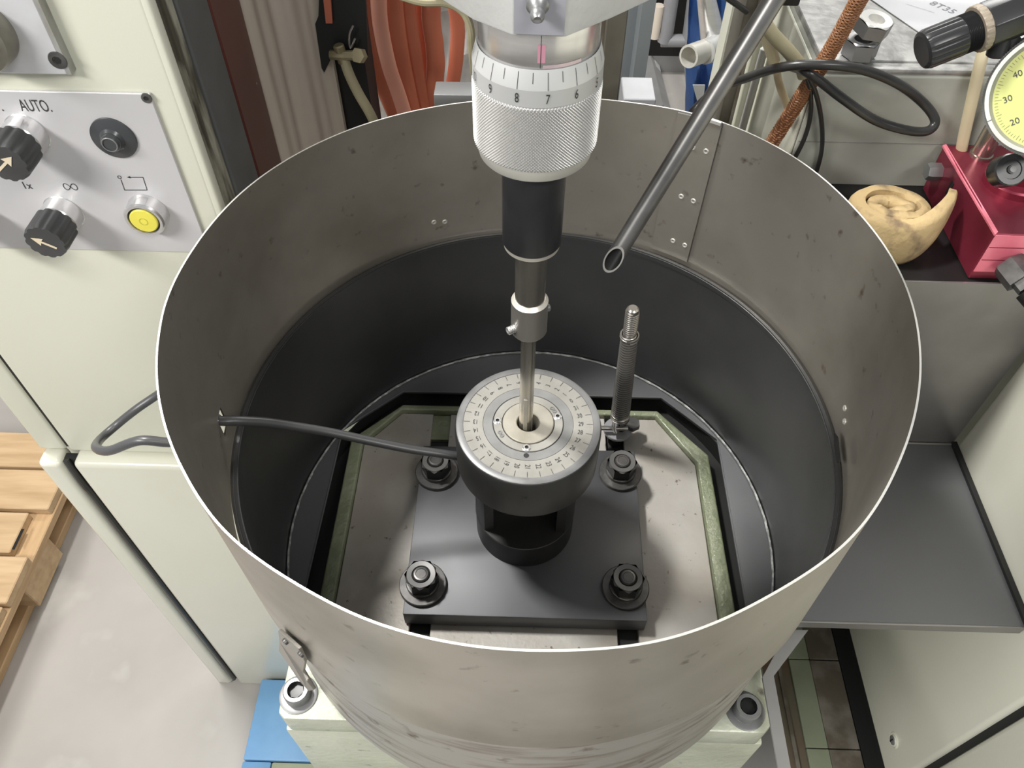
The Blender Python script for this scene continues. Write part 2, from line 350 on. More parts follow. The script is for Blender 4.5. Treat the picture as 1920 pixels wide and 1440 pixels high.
guard = thing('splash_guard', 'tall round bare steel splash guard ring standing on the dark pan, open at the top', 'splash guard', (0, 0, -0.165))
NA, NZ = 360, 33
def hole(i, j):
    a = (i + .5) * 360 / NA - 180; z = -0.165 + 0.165 * (j + .5) / NZ
    return 4.3 < a + 180 < 7.2 and -0.141 < z < -0.122
def skirt(a):                                # outer lower edge sits a little lower on the front left
    return -0.166
obj('sheet', sheet_bm(-180, 180, -0.165, 0.0, 0, 0.0013, NA, NZ, hole, True), ['sheet', 'sheet_edge'], guard)
sp = sheet_bm(53.6, 62.5, -0.150, -0.001, -0.0022, 0.0018, 14, 6)
seam = obj('seam_strip', sp, ['sheet', 'pan_in'], guard, 'overlapping riveted seam strip')
def rivet(a, z, parent, dr=-0.0022):
    r = gr(a, z) + dr; ca, sa = math.cos(math.radians(a)), math.sin(math.radians(a)); p = V(r * ca, r * sa, z); nrm_ = V(-ca, -sa, 0)
    obj('rivet', lathe([(0.0011, -.0001), (0.0011, .0004), (0.0021, .0007), (0.0025, .0004), (0.0027, -.0004)], nrm_, p, 14), 'sheet_edge', parent)
for a, z in ((58.2, -.0292), (55.4, -.029), (58.3, -.0811), (55.5, -.0813), (57.9, -.1322), (55.0, -.132)): rivet(a, z, seam)
for a, z in ((114.7, -.1254), (112.1, -.128), (0.9, -.1279), (-1.1, -.1342)): rivet(a, z, guard, -0.0002)
# notch corner of the overlapping sheet at the rim
obj('rim_corner', sheet_bm(53.8, 57.6, -0.0015, 0.0012, -0.0035, 0.0032, 6, 1), ['sheet_edge', 'sheet_edge'], guard)
# the bent steel hook on the outside front left that holds guard and pan together
ck = thing('retaining_clip', 'bent steel retaining clip hooked over the seam on the outside of the guard, front left', 'clip', (-0.1695, -0.1885, -0.2082))
CP = [(-0.1636, -0.1950, -0.1204), (-0.1466, -0.2080, -0.1161), (-0.1470, -0.2084, -0.1372), (-0.1585, -0.2004, -0.1802), (-0.1543, -0.2068, -0.1785), (-0.1514, -0.2083, -0.1924), (-0.1567, -0.2075, -0.1976), (-0.1659, -0.1989, -0.2025), (-0.1768, -0.1866, -0.2033), (-0.1932, -0.1680, -0.2272), (-0.1727, -0.1876, -0.1577)]
cb = prism3(CP, (-0.0016, -0.0020, 0.0002)); obj('plate', bevel(cb, .0004, 1), 'collar', ck)
for q in ((-0.1613, -0.2014, -0.1272), (-0.1473, -0.2124, -0.1189)):
    qv = Vector(q); nn = V(qv.x, qv.y, 0).normalized(); obj('rivet', lathe([(0.0024, -.001), (0.0022, .0006), (0, .0009)], nn, qv, 14), 'bolt', ck)

# ------------------------------------------------------------------ drip pan
pan = thing('drip_pan', 'round dark steel drip pan under the splash guard with an angular opening in its floor', 'pan', (0, 0, -0.345))
pr = lambda a, z: 0.2425
wallbm = sheet_bm(-180, 180, -0.338, -0.152, 0, 0.0022, 180, 6, None, True, pr, 1, 0)
obj('pan_wall', wallbm, ['pan_wall', 'pan_out', 'pan_wall'], pan)
obj('pan_rim', lathe([(0.2475, -.1655), (0.2478, -.1535), (0.2455, -.1525), (0.2418, -.1535), (0.2418, -.158), (0.2452, -.160)], n=180, closed=True), 'pan_wall', pan)
OP = [(-.149, .1765), (.1495, .1765), (.206, .1190), (.2058, -.115), (.16, -.165), (.13, -.190), (-.13, -.190), (-.165, -.165), (-.2148, -.100), (-.2148, -.0593), (-.2104, .1205)]
bm = bmesh.new(); na = 240; O_, I_ = [], []
def ray_poly(a, P):
    d = V(math.cos(a), math.sin(a)); best = None
    for i in range(len(P)):
        p = V(*P[i]); q = V(*P[(i + 1) % len(P)]); e = q - p; den = d.x * e.y - d.y * e.x
        if abs(den) < 1e-9: continue
        t = (p.x * e.y - p.y * e.x) / den; s = (p.x * d.y - p.y * d.x) / den
        if t > 0 and -1e-6 <= s <= 1 + 1e-6: best = t
    return best
angs = sorted([2 * PI * k / na - PI for k in range(na)] + [math.atan2(p[1], p[0]) for p in OP])
rows = []
for a in angs:
    t = ray_poly(a, OP) or .2; ca, sa = math.cos(a), math.sin(a)
    rows.append([bm.verts.new((.243 * ca, .243 * sa, -.335)), bm.verts.new((t * ca, t * sa, -.335)), bm.verts.new((t * ca, t * sa, -.338)), bm.verts.new((.243 * ca, .243 * sa, -.338))])
for A, B in zip(rows, rows[1:] + rows[:1]):
    for j in range(4): bm.faces.new((A[j], A[(j + 1) % 4], B[(j + 1) % 4], B[j]))
obj('pan_floor', bm, 'pan_in', pan)
# folded bright lip around the opening and the caulk bead in the corner
obj('opening_lip', tube([(x, y, -.3345) for x, y in OP[5:] + OP[:6]], .0009, 6, 1), 'tray', pan)
random.seed(4)
bead = [( (.2405 + .0006 * random.random()) * math.cos(2 * PI * k / 260), (.2405 + .0006 * random.random()) * math.sin(2 * PI * k / 260), -.3335) for k in range(261)]
obj('sealant_bead', tube(bead, .0014, 6, 1, rfun=lambda t: .7 + .6 * abs(noise.noise((t * 140, 0, 0)))), 'weld', pan)
obj('drain_slot', prism3([(0.2411, -0.0135, -0.1385), (0.2406, -0.0207, -0.1344), (0.2375, -0.0436, -0.1354), (0.2382, -0.0399, -0.1422), (0.2405, -0.0224, -0.1430)], (-.001, 0, 0)), 'black', pan)

# ------------------------------------------------------------------ machine table (pedestal)
table = thing('machine_table', 'green cast machine table inside the pan on a pale painted pedestal', 'machine table', (0, 0.02, FLOOR))
TP = [(-.1483, .152), (.1414, .152), (.180, .0905), (.180, -.105), (.145, -.152), (.112, -.176), (-.112, -.176), (-.145, -.152), (-.186, -.095), (-.186, .106)]
RP = [(-.1480, .1600), (.1440, .1600), (.1945, .1000), (.1965, -.110), (.155, -.160), (.120, -.187), (-.120, -.187), (-.155, -.160), (-.2010, -.100), (-.2000, .1100)]
bm = prism(RP, -.375, -.352); obj('casting', bm, 'green', table)
def ringpoly(Pin, Pout, z0, z1):
    bm = bmesh.new(); n = len(Pin)
    V4 = [[bm.verts.new((*P[k], z)) for P, z in ((Pin, z0), (Pin, z1), (Pout, z1), (Pout, z0))] for k in range(n)]
    for k in range(n):
        A = V4[k]; B = V4[(k + 1) % n]
        for j in range(4): bm.faces.new((A[j], A[(j + 1) % 4], B[(j + 1) % 4], B[j]))
    return bm
obj('trough_rim', bevel(ringpoly([(x * 1.002, y * 1.002) for x, y in TP], RP, -.353, -.3375), .005, 4, 40), 'green', table, 'raised olive green rim around the table top', smooth=50)
for x0, x1 in ((-.2, -.1125), (-.0925, .0835), (.1035, .2)):
    obj('table_surface', bevel(prism(clipx(TP, x0, x1), -.3525, -.3445), .0006, 1), 'machined', table)
for x0, x1 in ((-.1125, -.0925), (.0835, .1035)): obj('slot_floor', box((x0, -.16, -.3525), (x1, .15, -.3515)), 'black', table)
obj('slot_wall', box((-.1125, .118, -.3525), (-.0925, .1515, -.347)), 'green', table)
# pedestal blocks
obj('gap_shade_disc', lathe([(0, -.3605), (.2360, -.3605), (.2362, -.3385), (.2375, -.3385), (.2375, -.3622), (0, -.3622)], n=96), 'black', table)  # black disc added below the opening so the gap reads as dark void
PEDY0, PEDY1 = -.1805, .19
obj('top_block', bevel(prism([(-.2245, -.176), (-.218, -.1815), (.212, -.1815), (.2185, -.175), (.2225, .19), (-.2235, .19)], -.3995, -.3625), .0025, 2), 'castpaint', table, 'upper pedestal slab with bare rough edges')
obj('gasket', box((-.219, -.1765, -.4035), (.214, .19, -.3990)), 'bolt_side', table)
obj('lower_block', bevel(prism([(-.226, -.180), (.221, -.180), (.226, .19), (-.229, .19)], -.62, -.4035), .003, 2), 'castpaint', table)
obj('pedestal_foot', bevel(box((-.20, -.12, FLOOR), (.20, .19, -.62)), .004, 2), 'castpaint', table)
def sock(p, parent):
    x, y, z = p
    b = lathe([(0.0175, 0), (0.0175, .0012), (0.0165, .0016), (0.0120, .0016), (.0118, .0018), (.0118, .0125), (.0108, .0140), (.0076, .0140)], org=(x, y, z), n=36)
    s = obj('socket_screw', b, 'steel_block', parent)
    bb = bmesh.new(); lathe([(.0078, .0140), (.0074, .0085), (0, .0080)], org=(x, y, z), n=6, bm=bb, phase=.3); obj('hex_socket', bb, 'bolt_side', s)
sock((-0.2088, -0.1602, -0.3625), table); sock((0.1973, -0.1626, -0.3625), table)

# ------------------------------------------------------------------ clamping fixture with dial
FX, FY = -.006, 0.0
fix = thing('clamping_fixture', 'blued steel work fixture with numbered dial on a square plate bolted to the table', 'fixture', (FX, FY, -.345))
PLT = [(-.1165, -.0985), (.1085, -.0985), (.1105, .0905), (-.1165, .0905)]
obj('base_plate', bevel(prism(PLT, -.3425, -.320), .0009, 2), 'black_plate', fix)
def arcpoly(r, n=64, chord=None, slot=None):
    P = []
    for k in range(n):
        a = 2 * PI * k / n; P.append((FX + r * math.cos(a), max(r * math.sin(a), chord) if chord is not None else r * math.sin(a)))
    return P
obj('body', prism(arcpoly(.0475, 96), -.3205, -.2845), 'black_body', fix)
bmb = bmesh.new()                                         # waist with a flat ledge and a deep square key slot in front
sl = [(FX + .0475 * math.cos(a), .0475 * math.sin(a)) for a in [math.radians(-38 + 256 * k / 60) for k in range(61)]]
sl += [(FX - .029, -.0292), (FX - .029, -.012), (FX + .029, -.012), (FX + .029, -.0292)]
obj('waist', prism(sl, -.2850, -.2020), 'black_body', fix)
obj('ledge_rim', lathe([(.0476, -.2849), (.0480, -.2858), (.0476, -.2866)], org=(FX, FY, 0), n=96), 'drum_rim', fix, smooth=60)
drum = obj('drum', lathe([(0, -.2025), (.0600, -.2025), (.0612, -.2015), (.0615, -.2), (.0615, -.1580), (.0605, -.1545)], org=(FX, FY, 0), n=128), 'drum', fix, 'thick dark drum')
Z0 = -.1535
obj('dial_rim', lathe([(.0605, -.1546), (.0602, Z0 + .0002), (.0590, Z0 + .0008), (.0545, Z0 + .0006), (.0542, Z0)], org=(FX, FY, 0), n=128), 'drum_rim', fix)
dial = obj('dial_face', lathe([(.0542, Z0), (.0380, Z0 + .0001), (.0377, Z0 - .0005)], org=(FX, FY, 0), n=128), 'dial', fix, 'pale satin dial face with engraved numbers')
obj('grey_ring', lathe([(.0377, Z0 - .0004), (.0376, Z0 + .0001), (.0299, Z0 + .0001), (.0296, Z0 - .0008)], org=(FX, FY, 0), n=128), 'dial_grey', fix)
obj('gap_ring', lathe([(.0299, Z0 - .0007), (.0288, Z0 - .0007)], org=(FX, FY, 0), n=96), 'black', fix)
inner = obj('inner_ring', lathe([(.0290, Z0 - .0008), (.0289, Z0 + .0003), (.0222, Z0 + .0003), (.0220, Z0 - .0008)], org=(FX, FY, 0), n=96), 'dial', fix)
obj('gap_ring', lathe([(.0222, Z0 - .0007), (.0211, Z0 - .0007)], org=(FX, FY, 0), n=96), 'black', fix)
obj('bushing', lathe([(.0214, Z0 - .0008), (.0213, Z0 + .0010), (.0207, Z0 + .0014), (.0102, Z0 + .0014), (.0095, Z0 + .0008), (.0095, Z0 - .03)], org=(FX, FY, 0), n=96), 'bushing', fix)
obj('bore', lathe([(.0095, Z0 - .0300), (0, Z0 - .0300)], org=(FX, FY, 0), n=32), 'black', fix)
bt = bmesh.new(); bl = bmesh.new()
for n_ in range(32):
    a = math.radians((n_ - 29) * 11.25); d = V(math.cos(a), math.sin(a), 0); o = V(FX, FY, Z0 + .0002)
    strokes(bt, [o + d * .0490, o + d * .0538], .00035, (0, 0, 1))
    txt(bl, str(n_), .0062, o + d * .0440, d, V(-d.y, d.x, 0), .72)
obj('tick_marks', bt, 'ink', dial); obj('numbers', bl, 'ink', dial)
def capscrew(x, y, z, parent, r=.0031):
    s = obj('cap_screw', lathe([(r + .0006, 0), (r, .0003), (r, .0010), (r - .0005, .0014), (r * .5, .0014)], org=(x, y, z), n=24), 'chrome', parent)
    obj('hex_socket', lathe([(r * .5, .0014), (r * .45, .0004), (0, .0004)], org=(x, y, z), n=6), 'black', s)
for a in (2, 20, 272):
    pass
for a in (178, 16, 268):
    capscrew(FX + .0256 * math.cos(math.radians(a)), .0256 * math.sin(math.radians(a)), Z0 + .0003, fix)
for a, rr, r in ((268, .0330, .0022), (97, .0325, .0012)):
    obj('pin_hole', lathe([(r, 0), (0, .0001)], org=(FX + rr * math.cos(math.radians(a)), rr * math.sin(math.radians(a)), Z0 + .0004), n=16), 'black', fix)
for a in (30, 38, 205, 213):
    p = V(FX + .0256 * math.cos(math.radians(a)), .0256 * math.sin(math.radians(a)), Z0 + .0004)
    obj('pin', lathe([(.0019, 0), (.0017, .0006), (.0010, .0006), (.0008, .0001), (0, .0001)], org=p, n=16), 'dial_grey', fix)
tg = bmesh.new(); txt(tg, '19', .0045, V(FX - .002, -.0616, -.1720), (1, 0, 0), (0, 0, 1), 1.2, .0003); obj('stamped_mark', tg, 'ink', drum)
def clampbolt(x, y, parent, rot):
    z = -.320
    wsh = obj('washer', lathe([(.0125, 0), (.0222, 0), (.0222, .0042), (.0215, .0048), (.0125, .0048)], org=(x, y, z), n=48), 'bolt', parent)
    obj('inner_washer', lathe([(.0155, .0048), (.0155, .0085), (.0148, .0090), (.0090, .0090)], org=(x, y, z), n=40), 'bolt', wsh)
    b = bmesh.new()
    lathe([(.0155, .0090), (.0155, .0235)], org=(x, y, z), n=6, bm=b, phase=rot)
    nut = obj('hex_nut', b, 'bolt_side', parent)
    # chamfered top face of the nut: circle to hexagon
    b = bmesh.new(); N = 36; lo, hi, inn = [], [], []
    for k in range(N):
        a = 2 * PI * k / N; q = (a - rot) % (PI / 3) - PI / 6; rh = .0155 * math.cos(PI / 6) / math.cos(q)
        ca, sa = math.cos(a), math.sin(a)
        lo.append(b.verts.new((x + rh * ca, y + rh * sa, z + .0232 - max(0, rh - .0134) * .55)))
        hi.append(b.verts.new((x + .0132 * ca, y + .0132 * sa, z + .0240))); inn.append(b.verts.new((x + .0088 * ca, y + .0088 * sa, z + .0237)))
    for k in range(N):
        j = (k + 1) % N; b.faces.new((lo[k], lo[j], hi[j], hi[k])); b.faces.new((hi[k], hi[j], inn[j], inn[k]))
    obj('nut_face', b, 'bolt_face', nut)
    obj('stud', lathe([(.0090, .0232), (.0078, .0220), (.0076, .0240), (.0066, .0252), (.0050, .0254), (.0046, .0250), (0, .0250)], org=(x, y, z), n=28), 'bolt', nut)
clampbolt(-.0985, .0560, fix, .52); clampbolt(-.1005, -.0700, fix, .55); clampbolt(.0930, .0610, fix, .45); clampbolt(.0900, -.0675, fix, .48)

# eye screw in the drum, table bolt and the spring that hangs on the eye screw
slotb = thing('slot_bolt', 'single bright washer and stud in the table slot behind the rear right clamp bolt', 'bolt', (0.0953, 0.1245, -0.3450))
sx, sy, _z = (0.0953, 0.1245, -0.3450)
obj('washer', lathe([(0, .0145), (.0150, .0145), (.0156, .0155), (.0156, .0180), (.0150, .0188), (0, .0188)], org=(sx, sy, -.345), n=40), 'grey_block', slotb)
obj('stud', lathe([(.0085, -.006), (.0085, .0148)], org=(sx, sy, -.345), n=24), 'bolt_side', slotb)
obj('stud_tip', lathe([(.0050, .0186), (.0050, .0300), (.0040, .0315), (0, .0315)], org=(sx + .003, sy, -.345), n=24), 'bolt_side', slotb)
obj('cross_screw', cyl((sx - .024, sy - .006, -.318), (sx + .010, sy - .006, -.318), .0026, 12, bev=.0006), 'spring', slotb)
obj('lock_nut', lathe([(.0085, 0), (.0085, .006), (0, .006)], org=(sx + .016, sy + .004, -.3262), n=6), 'bolt', slotb)
spg = thing('tension_spring', 'upright coil spring with threaded rod on top, hooked behind right side of the dial', 'spring', (0.0958, 0.1188, -0.3150))
S0, S1, S2 = V(*(0.0941, 0.1183, -0.3000)), V(*(0.0885, 0.1170, -0.1705)), V(*(0.0871, 0.1170, -0.1317))
def helix(p0, p1, r0, r1, turns, wire, name, parent, m, n=16, wn=6):
    d = p1 - p0; a, b, u = frame(d); P = []; N = int(turns * n)
    for k in range(N + 1):
        t = k / N; r = r0 + (r1 - r0) * t; P.append(p0 + d * t + a * r * math.cos(2 * PI * turns * t) + b * r * math.sin(2 * PI * turns * t))
    obj(name, tube(P, wire, wn, 1), m, parent)
helix(S0, S1, .0092, .0072, 38, .0013, 'coil', spg, 'spring')
obj('core', cyl(S0 + (S1 - S0) * .06, S1, .0056, 14, .0050), 'bolt_side', spg)
helix(S1 - (S1 - S0) * .01, S1 + (S2 - S1) * .12, .0084, .0084, 2, .0011, 'end_coil', spg, 'spring')
rod = obj('threaded_rod', cyl(S1 - (S2 - S1) * .1, S2, .0056, 20, bev=.0015), 'spring', spg)
helix(S1, S2 - (S2 - S1) * .10, .0060, .0060, 14, .00075, 'thread', rod, 'spring', 14, 5)
for dx in (0, .0024):
    hk = [S0 + V(-.0066 + dx, -.002, .004), S0 + V(-.0074 + dx, -.005, -.006), S0 + V(-.0045 + dx, -.006, -.0170), S0 + V(-.001 + dx, .001, -.0215), S0 + V(.0022 + dx, .006, -.0150), S0 + V(.0015 + dx, .006, -.002)]
    obj('hook', tube(hk, .0011, 8, 6), 'chrome', spg)

# ------------------------------------------------------------------ black cable through the guard wall
cab = [(-0.2485, -0.0272, -0.1246), (-0.2366, -0.0250, -0.1270), (-0.2175, -0.0177, -0.1380), (-0.1957, -0.0115, -0.1520), (-0.1725, -0.0061, -0.1660), (-0.1389, -0.0030, -0.1820), (-0.1078, -0.0022, -0.1930), (-0.0804, -0.0009, -0.2010), (-0.0661, 0.0001, -0.2060)]
outc = [V(-.262, -.020, -.130), V(-.290, -.030, -.150), (-0.3170, -0.0350, -0.1434), (-0.3524, -0.0300, -0.1664), (-0.3762, -0.0150, -0.1851), (-0.4026, 0.0200, -0.2244), (-0.3973, 0.0400, -0.2296), (-0.3750, 0.0500, -0.2151), (-0.3508, 0.0600, -0.2018), (-0.3199, 0.0600, -0.1758), V(-.300, .10, -.25)]
tag(obj('black_cable', tube([Vector(p) for p in reversed(cab)] + [Vector(p) for p in outc[:1]] + [Vector(p) for p in outc[1:]], .0040, 14, 8), 'grey_cable'),
    'dark grey cable looping outside the guard and running through its wall to the drum', 'cable')

# ------------------------------------------------------------------ honing spindle
SX, SY = -.008, 0.0
spd = thing('honing_spindle', 'vertical machine spindle with grey housing, knurled chrome ring and thin tool above the dial', 'spindle', (SX, SY, -.17))
so = (SX, SY, 0)
HB = [(-.0208, -.0330), (.0040, -.0340), (.0260, -.0150), (.0500, .0085), (.0620, .040), (.050, .085), (-.066, .085), (-.076, .040), (-.0567, .0020), (-.0400, -.0185)]
HT = [(-.0208, -.0332), (.0040, -.0342), (.0300, -.0185), (.0600, .0060), (.0800, .040), (.065, .100), (-.080, .100), (-.100, .040), (-.0800, .0000), (-.0470, -.0200)]
bm = bmesh.new(); A = [bm.verts.new((x, y, .192)) for x, y in HB]; Bq = [bm.verts.new((x, y, .262)) for x, y in HT]; Cq = [bm.verts.new((x, y, .34)) for x, y in HT]
bm.faces.new(A[::-1]); bm.faces.new(Cq)
for R, S in ((A, Bq), (Bq, Cq)):
    for k in range(len(HB)): j = (k + 1) % len(HB); bm.faces.new((R[k], R[j], S[j], S[k]))
M_['headpaint'] = mat('light_grey_head_casting', (0.62, 0.62, 0.60), 0.45, 0.1, (0.58, 0.58, 0.56), 30, bump=0.15, bscale=160)
M_['headflat'] = mat('machined_grey_flat', (0.42, 0.42, 0.46), 0.35, 0.4)
head = obj('housing', bevel(bm, .0012, 2, 12), 'headpaint', spd, 'light grey faceted cast housing')
obj('machined_flat', prism3([(-.0200, -.0335, .1935), (.0034, -.0345, .1935), (.0034, -.0347, .26), (-.0200, -.0337, .26)], (0, -.0006, 0)), 'headflat', head)
gn_ = V(*(-0.0093, -0.0400, 0.2083)); gd = V(0, -1, -.25).normalized()
obj('grease_nipple', lathe([(.0052, -.008), (.0052, -.001), (.0040, .0), (.0030, .0025), (.0034, .0045), (.0030, .0065), (.0018, .0078), (.0008, .0076), (0, .0070)], gd, gn_, 24), 'nut', spd)
obj('neck', lathe([(.0313, .193), (.0313, .1745), (.0309, .1735)], org=so, n=96), 'chrome', spd, 'bright chrome neck with a pink mark')
obj('index_line', strokes(bmesh.new(), [(SX + .001, -.0314, .1915), (SX + .001, -.0314, .1755)], .0003, (0, -1, 0), .0002), 'ink', spd)
def patch(a0, a1, z0, z1, r, m, name, parent, n=10):
    b = bmesh.new(); P = []
    for k in range(n + 1):
        a = math.radians(a0 + (a1 - a0) * k / n); P.append((b.verts.new((SX + r * math.cos(a), r * math.sin(a), z0)), b.verts.new((SX + r * math.cos(a), r * math.sin(a), z1))))
    for A, B_ in zip(P, P[1:]): b.faces.new((A[0], B_[0], B_[1], A[1]))
    return obj(name, b, m, parent, fix=False)
patch(269, 276, .1780, .1870, .03145, 'pink', 'marker_stain', spd); patch(274, 312, .1750, .1768, .03145, 'pink_faint', 'marker_stain', spd)
scl = obj('graduated_ring', lathe([(.0311, .1735), (.0320, .1748), (.0345, .1655), (.0345, .1645)], org=so, n=128), 'alu', spd, 'conical scale ring with long and short ticks')
obj('number_band', lathe([(.0345, .1650), (.0346, .1560), (.0340, .1555)], org=so, n=128), 'alu_grey', spd)
bt = bmesh.new(); bl = bmesh.new()
for k in range(-8, 9):
    # numbers rise to the left every 14.6 degrees; 7 sits just right of the middle
    a = math.radians(278.7 - k * 12.9); L = 1.0 if k % 2 == 0 else .62
    c, s_ = math.cos(a), math.sin(a)
    if k == 0: pass
    top = V(SX + .0324 * c, .0324 * s_, .1735); bot = V(SX + .0347 * c, .0347 * s_, .1653); end = top + (bot - top) * L
    nn = V(c, s_, .27).normalized(); t = V(-s_, c, 0)
    bt.faces.new([bt.verts.new(p + nn * .00015) for p in (top - t * .00014, end - t * .00014, end + t * .00014, top + t * .00014)])
    if k % 2 == 0:
        num = (7 + k // 2) ; sstr = str(num)
        txt(bl, sstr, .0074, V(SX + .03465 * c, .03465 * s_, .1606), V(-s_, c, 0), (0, 0, 1), .62, .0004)
obj('tick_marks', bt, 'ink', scl); obj('numbers', bl, 'ink', scl)
kb = bmesh.new(); NK, MK = 720, 126; Np = 120; zt, zb = .1553, .1170; pitch = (zt - zb) / 21; rows = []
for j in range(MK + 1):
    z = zt + (zb - zt) * j / MK; row = []; e = min(1, j / 4, (MK - j) / 4)
    for i in range(NK):
        th = 2 * PI * i / NK; u = th * Np / (2 * PI); w_ = (zt - z) / pitch
        fa = abs(((u + w_) % 1) * 2 - 1); fb = abs(((u - w_) % 1) * 2 - 1)
        r = .0337 + e * .0016 * min(fa, fb) - .0002
        row.append(kb.verts.new((SX + r * math.cos(th), r * math.sin(th), z)))
    rows.append(row)
for R, S in zip(rows, rows[1:]):
    for i in range(NK): kb.faces.new((R[i], R[(i + 1) % NK], S[(i + 1) % NK], S[i]))
obj('knurled_grip', kb, 'knurl', spd, 'knurled chrome grip', smooth=60)
obj('lower_ring', lathe([(.0336, .1172), (.0333, .1160), (.0322, .1105), (.0312, .1093), (0, .1093)], org=so, n=96), 'ringcream', spd)
for s_ in (-1, 1):
    p0 = V(SX + s_ * .0205, -.004, .1095)
    obj('retainer_clip', tube([p0, p0 + V(s_ * .0008, -.001, -.006), p0 + V(-s_ * .0015, -.004, -.010), p0 + V(-s_ * .0018, -.004, 0)], .0004, 6, 6), 'chrome', spd)
obj('adapter', lathe([(.0190, .110), (.0190, .0435), (.0184, .0425)], org=so, n=72), 'adapter', spd, 'dark blued adapter sleeve')
obj('adapter_lip', lathe([(.0184, .0430), (.0180, .0395), (.0115, .0390)], org=so, n=72), 'collar_top', spd)
obj('shaft', lathe([(.0112, .0400), (.0112, .0370), (.0105, .0365), (.0105, -.009)], org=so, n=64), 'shaft', spd)
obj('collar', lathe([(.0105, -.0085), (.0108, -.0085), (.0130, -.0110)], org=so, n=64), 'collar_top', spd)
col = obj('collar', lathe([(.0130, -.0110), (.0130, -.0400), (.0122, -.0412), (.0050, -.0412)], org=so, n=64), 'collar', spd)
sd = V(-.82, -.57, .02).normalized(); sp0 = V(SX, 0, -.0325) + sd * .0118
obj('set_screw', lathe([(.0030, 0), (.0030, .0015), (.0028, .0018), (.0030, .0022), (.0030, .0030), (.0028, .0033), (.0030, .0037), (.0030, .0062), (.0026, .0066), (.0016, .0066), (.0014, .0046), (0, .0046)], sd, sp0, 20), 'chrome', col)
obj('set_screw', lathe([(.0028, -.001), (.0028, .0020), (.0020, .0028), (0, .0028)], V(.93, .36, 0), V(SX, 0, -.0230) + V(.93, .36, 0) * .0128, 16), 'dial_grey', col)
obj('tool_mandrel', lathe([(.0056, -.0405), (.0057, -.1500), (.0057, -.175), (0, -.175)], org=so, n=40), 'shaft', spd)
obj('hone_stone', bevel(box((SX - .0022, -.0066, -.172), (SX + .0012, -.0050, -.115)), .0003, 1), 'bushing', spd)
tag(obj('yellowed_hose', tube([(-0.0815, 0.0200, 0.1862), (-0.0693, 0.0200, 0.1829), (-0.0569, 0.0200, 0.1826), (-0.0484, 0.0200, 0.1786), (-0.0447, 0.0200, 0.1716), (-0.0441, 0.0220, 0.1620), (-0.0444, 0.0300, 0.1472), (-0.0451, 0.0500, 0.1232)], .0022, 10, 8), 'tube_olive'),
    'thin yellowed hose bending down beside the grey spindle housing', 'hose')

# ------------------------------------------------------------------ coolant pipe with slanted open end
cp = thing('coolant_pipe', 'bare steel coolant pipe with a slanted open end leaning into the guard', 'pipe', (0.0465, 0.0127, 0.0138))
A0 = V(*(0.0479, 0.0141, 0.0150)); A1 = V(*(0.1295, 0.0766, 0.1626)); A2 = V(*(0.1986, 0.1103, 0.3127))
ax = (A1 - A0).normalized(); a_, b_, d_ = frame(ax); camd = (V(-.012, -.39, .369) - A0).normalized()
cn = (camd * 1.0 - ax * .74).normalized()
for nm, R, mm_ in (('tube_wall', .0060, 'pipe'), ('tube_bore', .0050, 'bolt_side')):
    bm = bmesh.new(); n = 40; R0, R1 = [], []
    for k in range(n):
        e = a_ * R * math.cos(2 * PI * k / n) + b_ * R * math.sin(2 * PI * k / n)
        t = -e.dot(cn) / ax.dot(cn); R0.append(bm.verts.new(A0 + e + ax * t)); R1.append(bm.verts.new(A2 + e))
    for k in range(n): bm.faces.new((R0[k], R0[(k + 1) % n], R1[(k + 1) % n], R1[k]))
    obj(nm, bm, mm_, cp)
bm = bmesh.new(); RR = []
for R in (.0060, .0050):
    row = []
    for k in range(40):
        e = a_ * R * math.cos(2 * PI * k / 40) + b_ * R * math.sin(2 * PI * k / 40); row.append(bm.verts.new(A0 + e + ax * (-e.dot(cn) / ax.dot(cn))))
    RR.append(row)
for k in range(40): bm.faces.new((RR[0][k], RR[0][(k + 1) % 40], RR[1][(k + 1) % 40], RR[1][k]))
obj('cut_edge', bm, 'sheet_edge', cp)

# ------------------------------------------------------------------ control cabinet on the left
YU, YL = .155, .137; XR = -.2785; XG = -.5795
cbt = thing('control_cabinet', 'tall cream machine cabinet with control panels left of the splash guard', 'cabinet', (-.42, .30, FLOOR))
def roundbox(lo, hi, w_, seg=3): return bevel(box(lo, hi), w_, seg)
obj('upper_door', roundbox((XG + .0022, YU, -.4445), (XR - .004, YU + .03, .30), .004), 'cream', cbt)
obj('upper_frame', roundbox((-.6160, YU + .001, -.4435), (XG - .0022, YU + .03, .30), .004), 'cream', cbt)
obj('groove', box((XG - .0035, YU + .004, -.44), (XG + .0035, YU + .012, .30)), 'black', cbt)
obj('lower_frame', roundbox((-.6165, YL, FLOOR + .0), (XG - .0062, YL + .03, -.4475), .008, 4), 'cream_gloss', cbt)
obj('lower_door', roundbox((XG + .0075, YL, FLOOR + .0), (-.255, YL + .03, -.4475), .008, 4), 'cream_gloss', cbt)
obj('door_seal', tube([(XG - .004, YL + .010, -.452), (XG - .001, YL + .005, -.50), (XG + .002, YL + .004, -.60), (XG + .001, YL + .004, FLOOR + .02)], .0040, 10, 6), 'rubber', cbt)
obj('lower_groove', box((XG - .010, YL + .012, FLOOR), (XG + .012, YL + .02, -.452)), 'black', cbt)
obj('shell', box((-.614, YU + .03, FLOOR), (XR - .006, .196, .30)), 'cream', cbt)
obj('side_edge', roundbox((XR - .012, YU + .0005, -.44), (XR, YU + .012, .30), .003), 'cream', cbt)
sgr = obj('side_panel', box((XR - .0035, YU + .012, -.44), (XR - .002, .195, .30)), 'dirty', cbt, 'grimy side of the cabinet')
obj('side_seam', box((XR - .006, .1745, -.44), (XR - .0005, .1775, .30)), 'dirty', cbt)
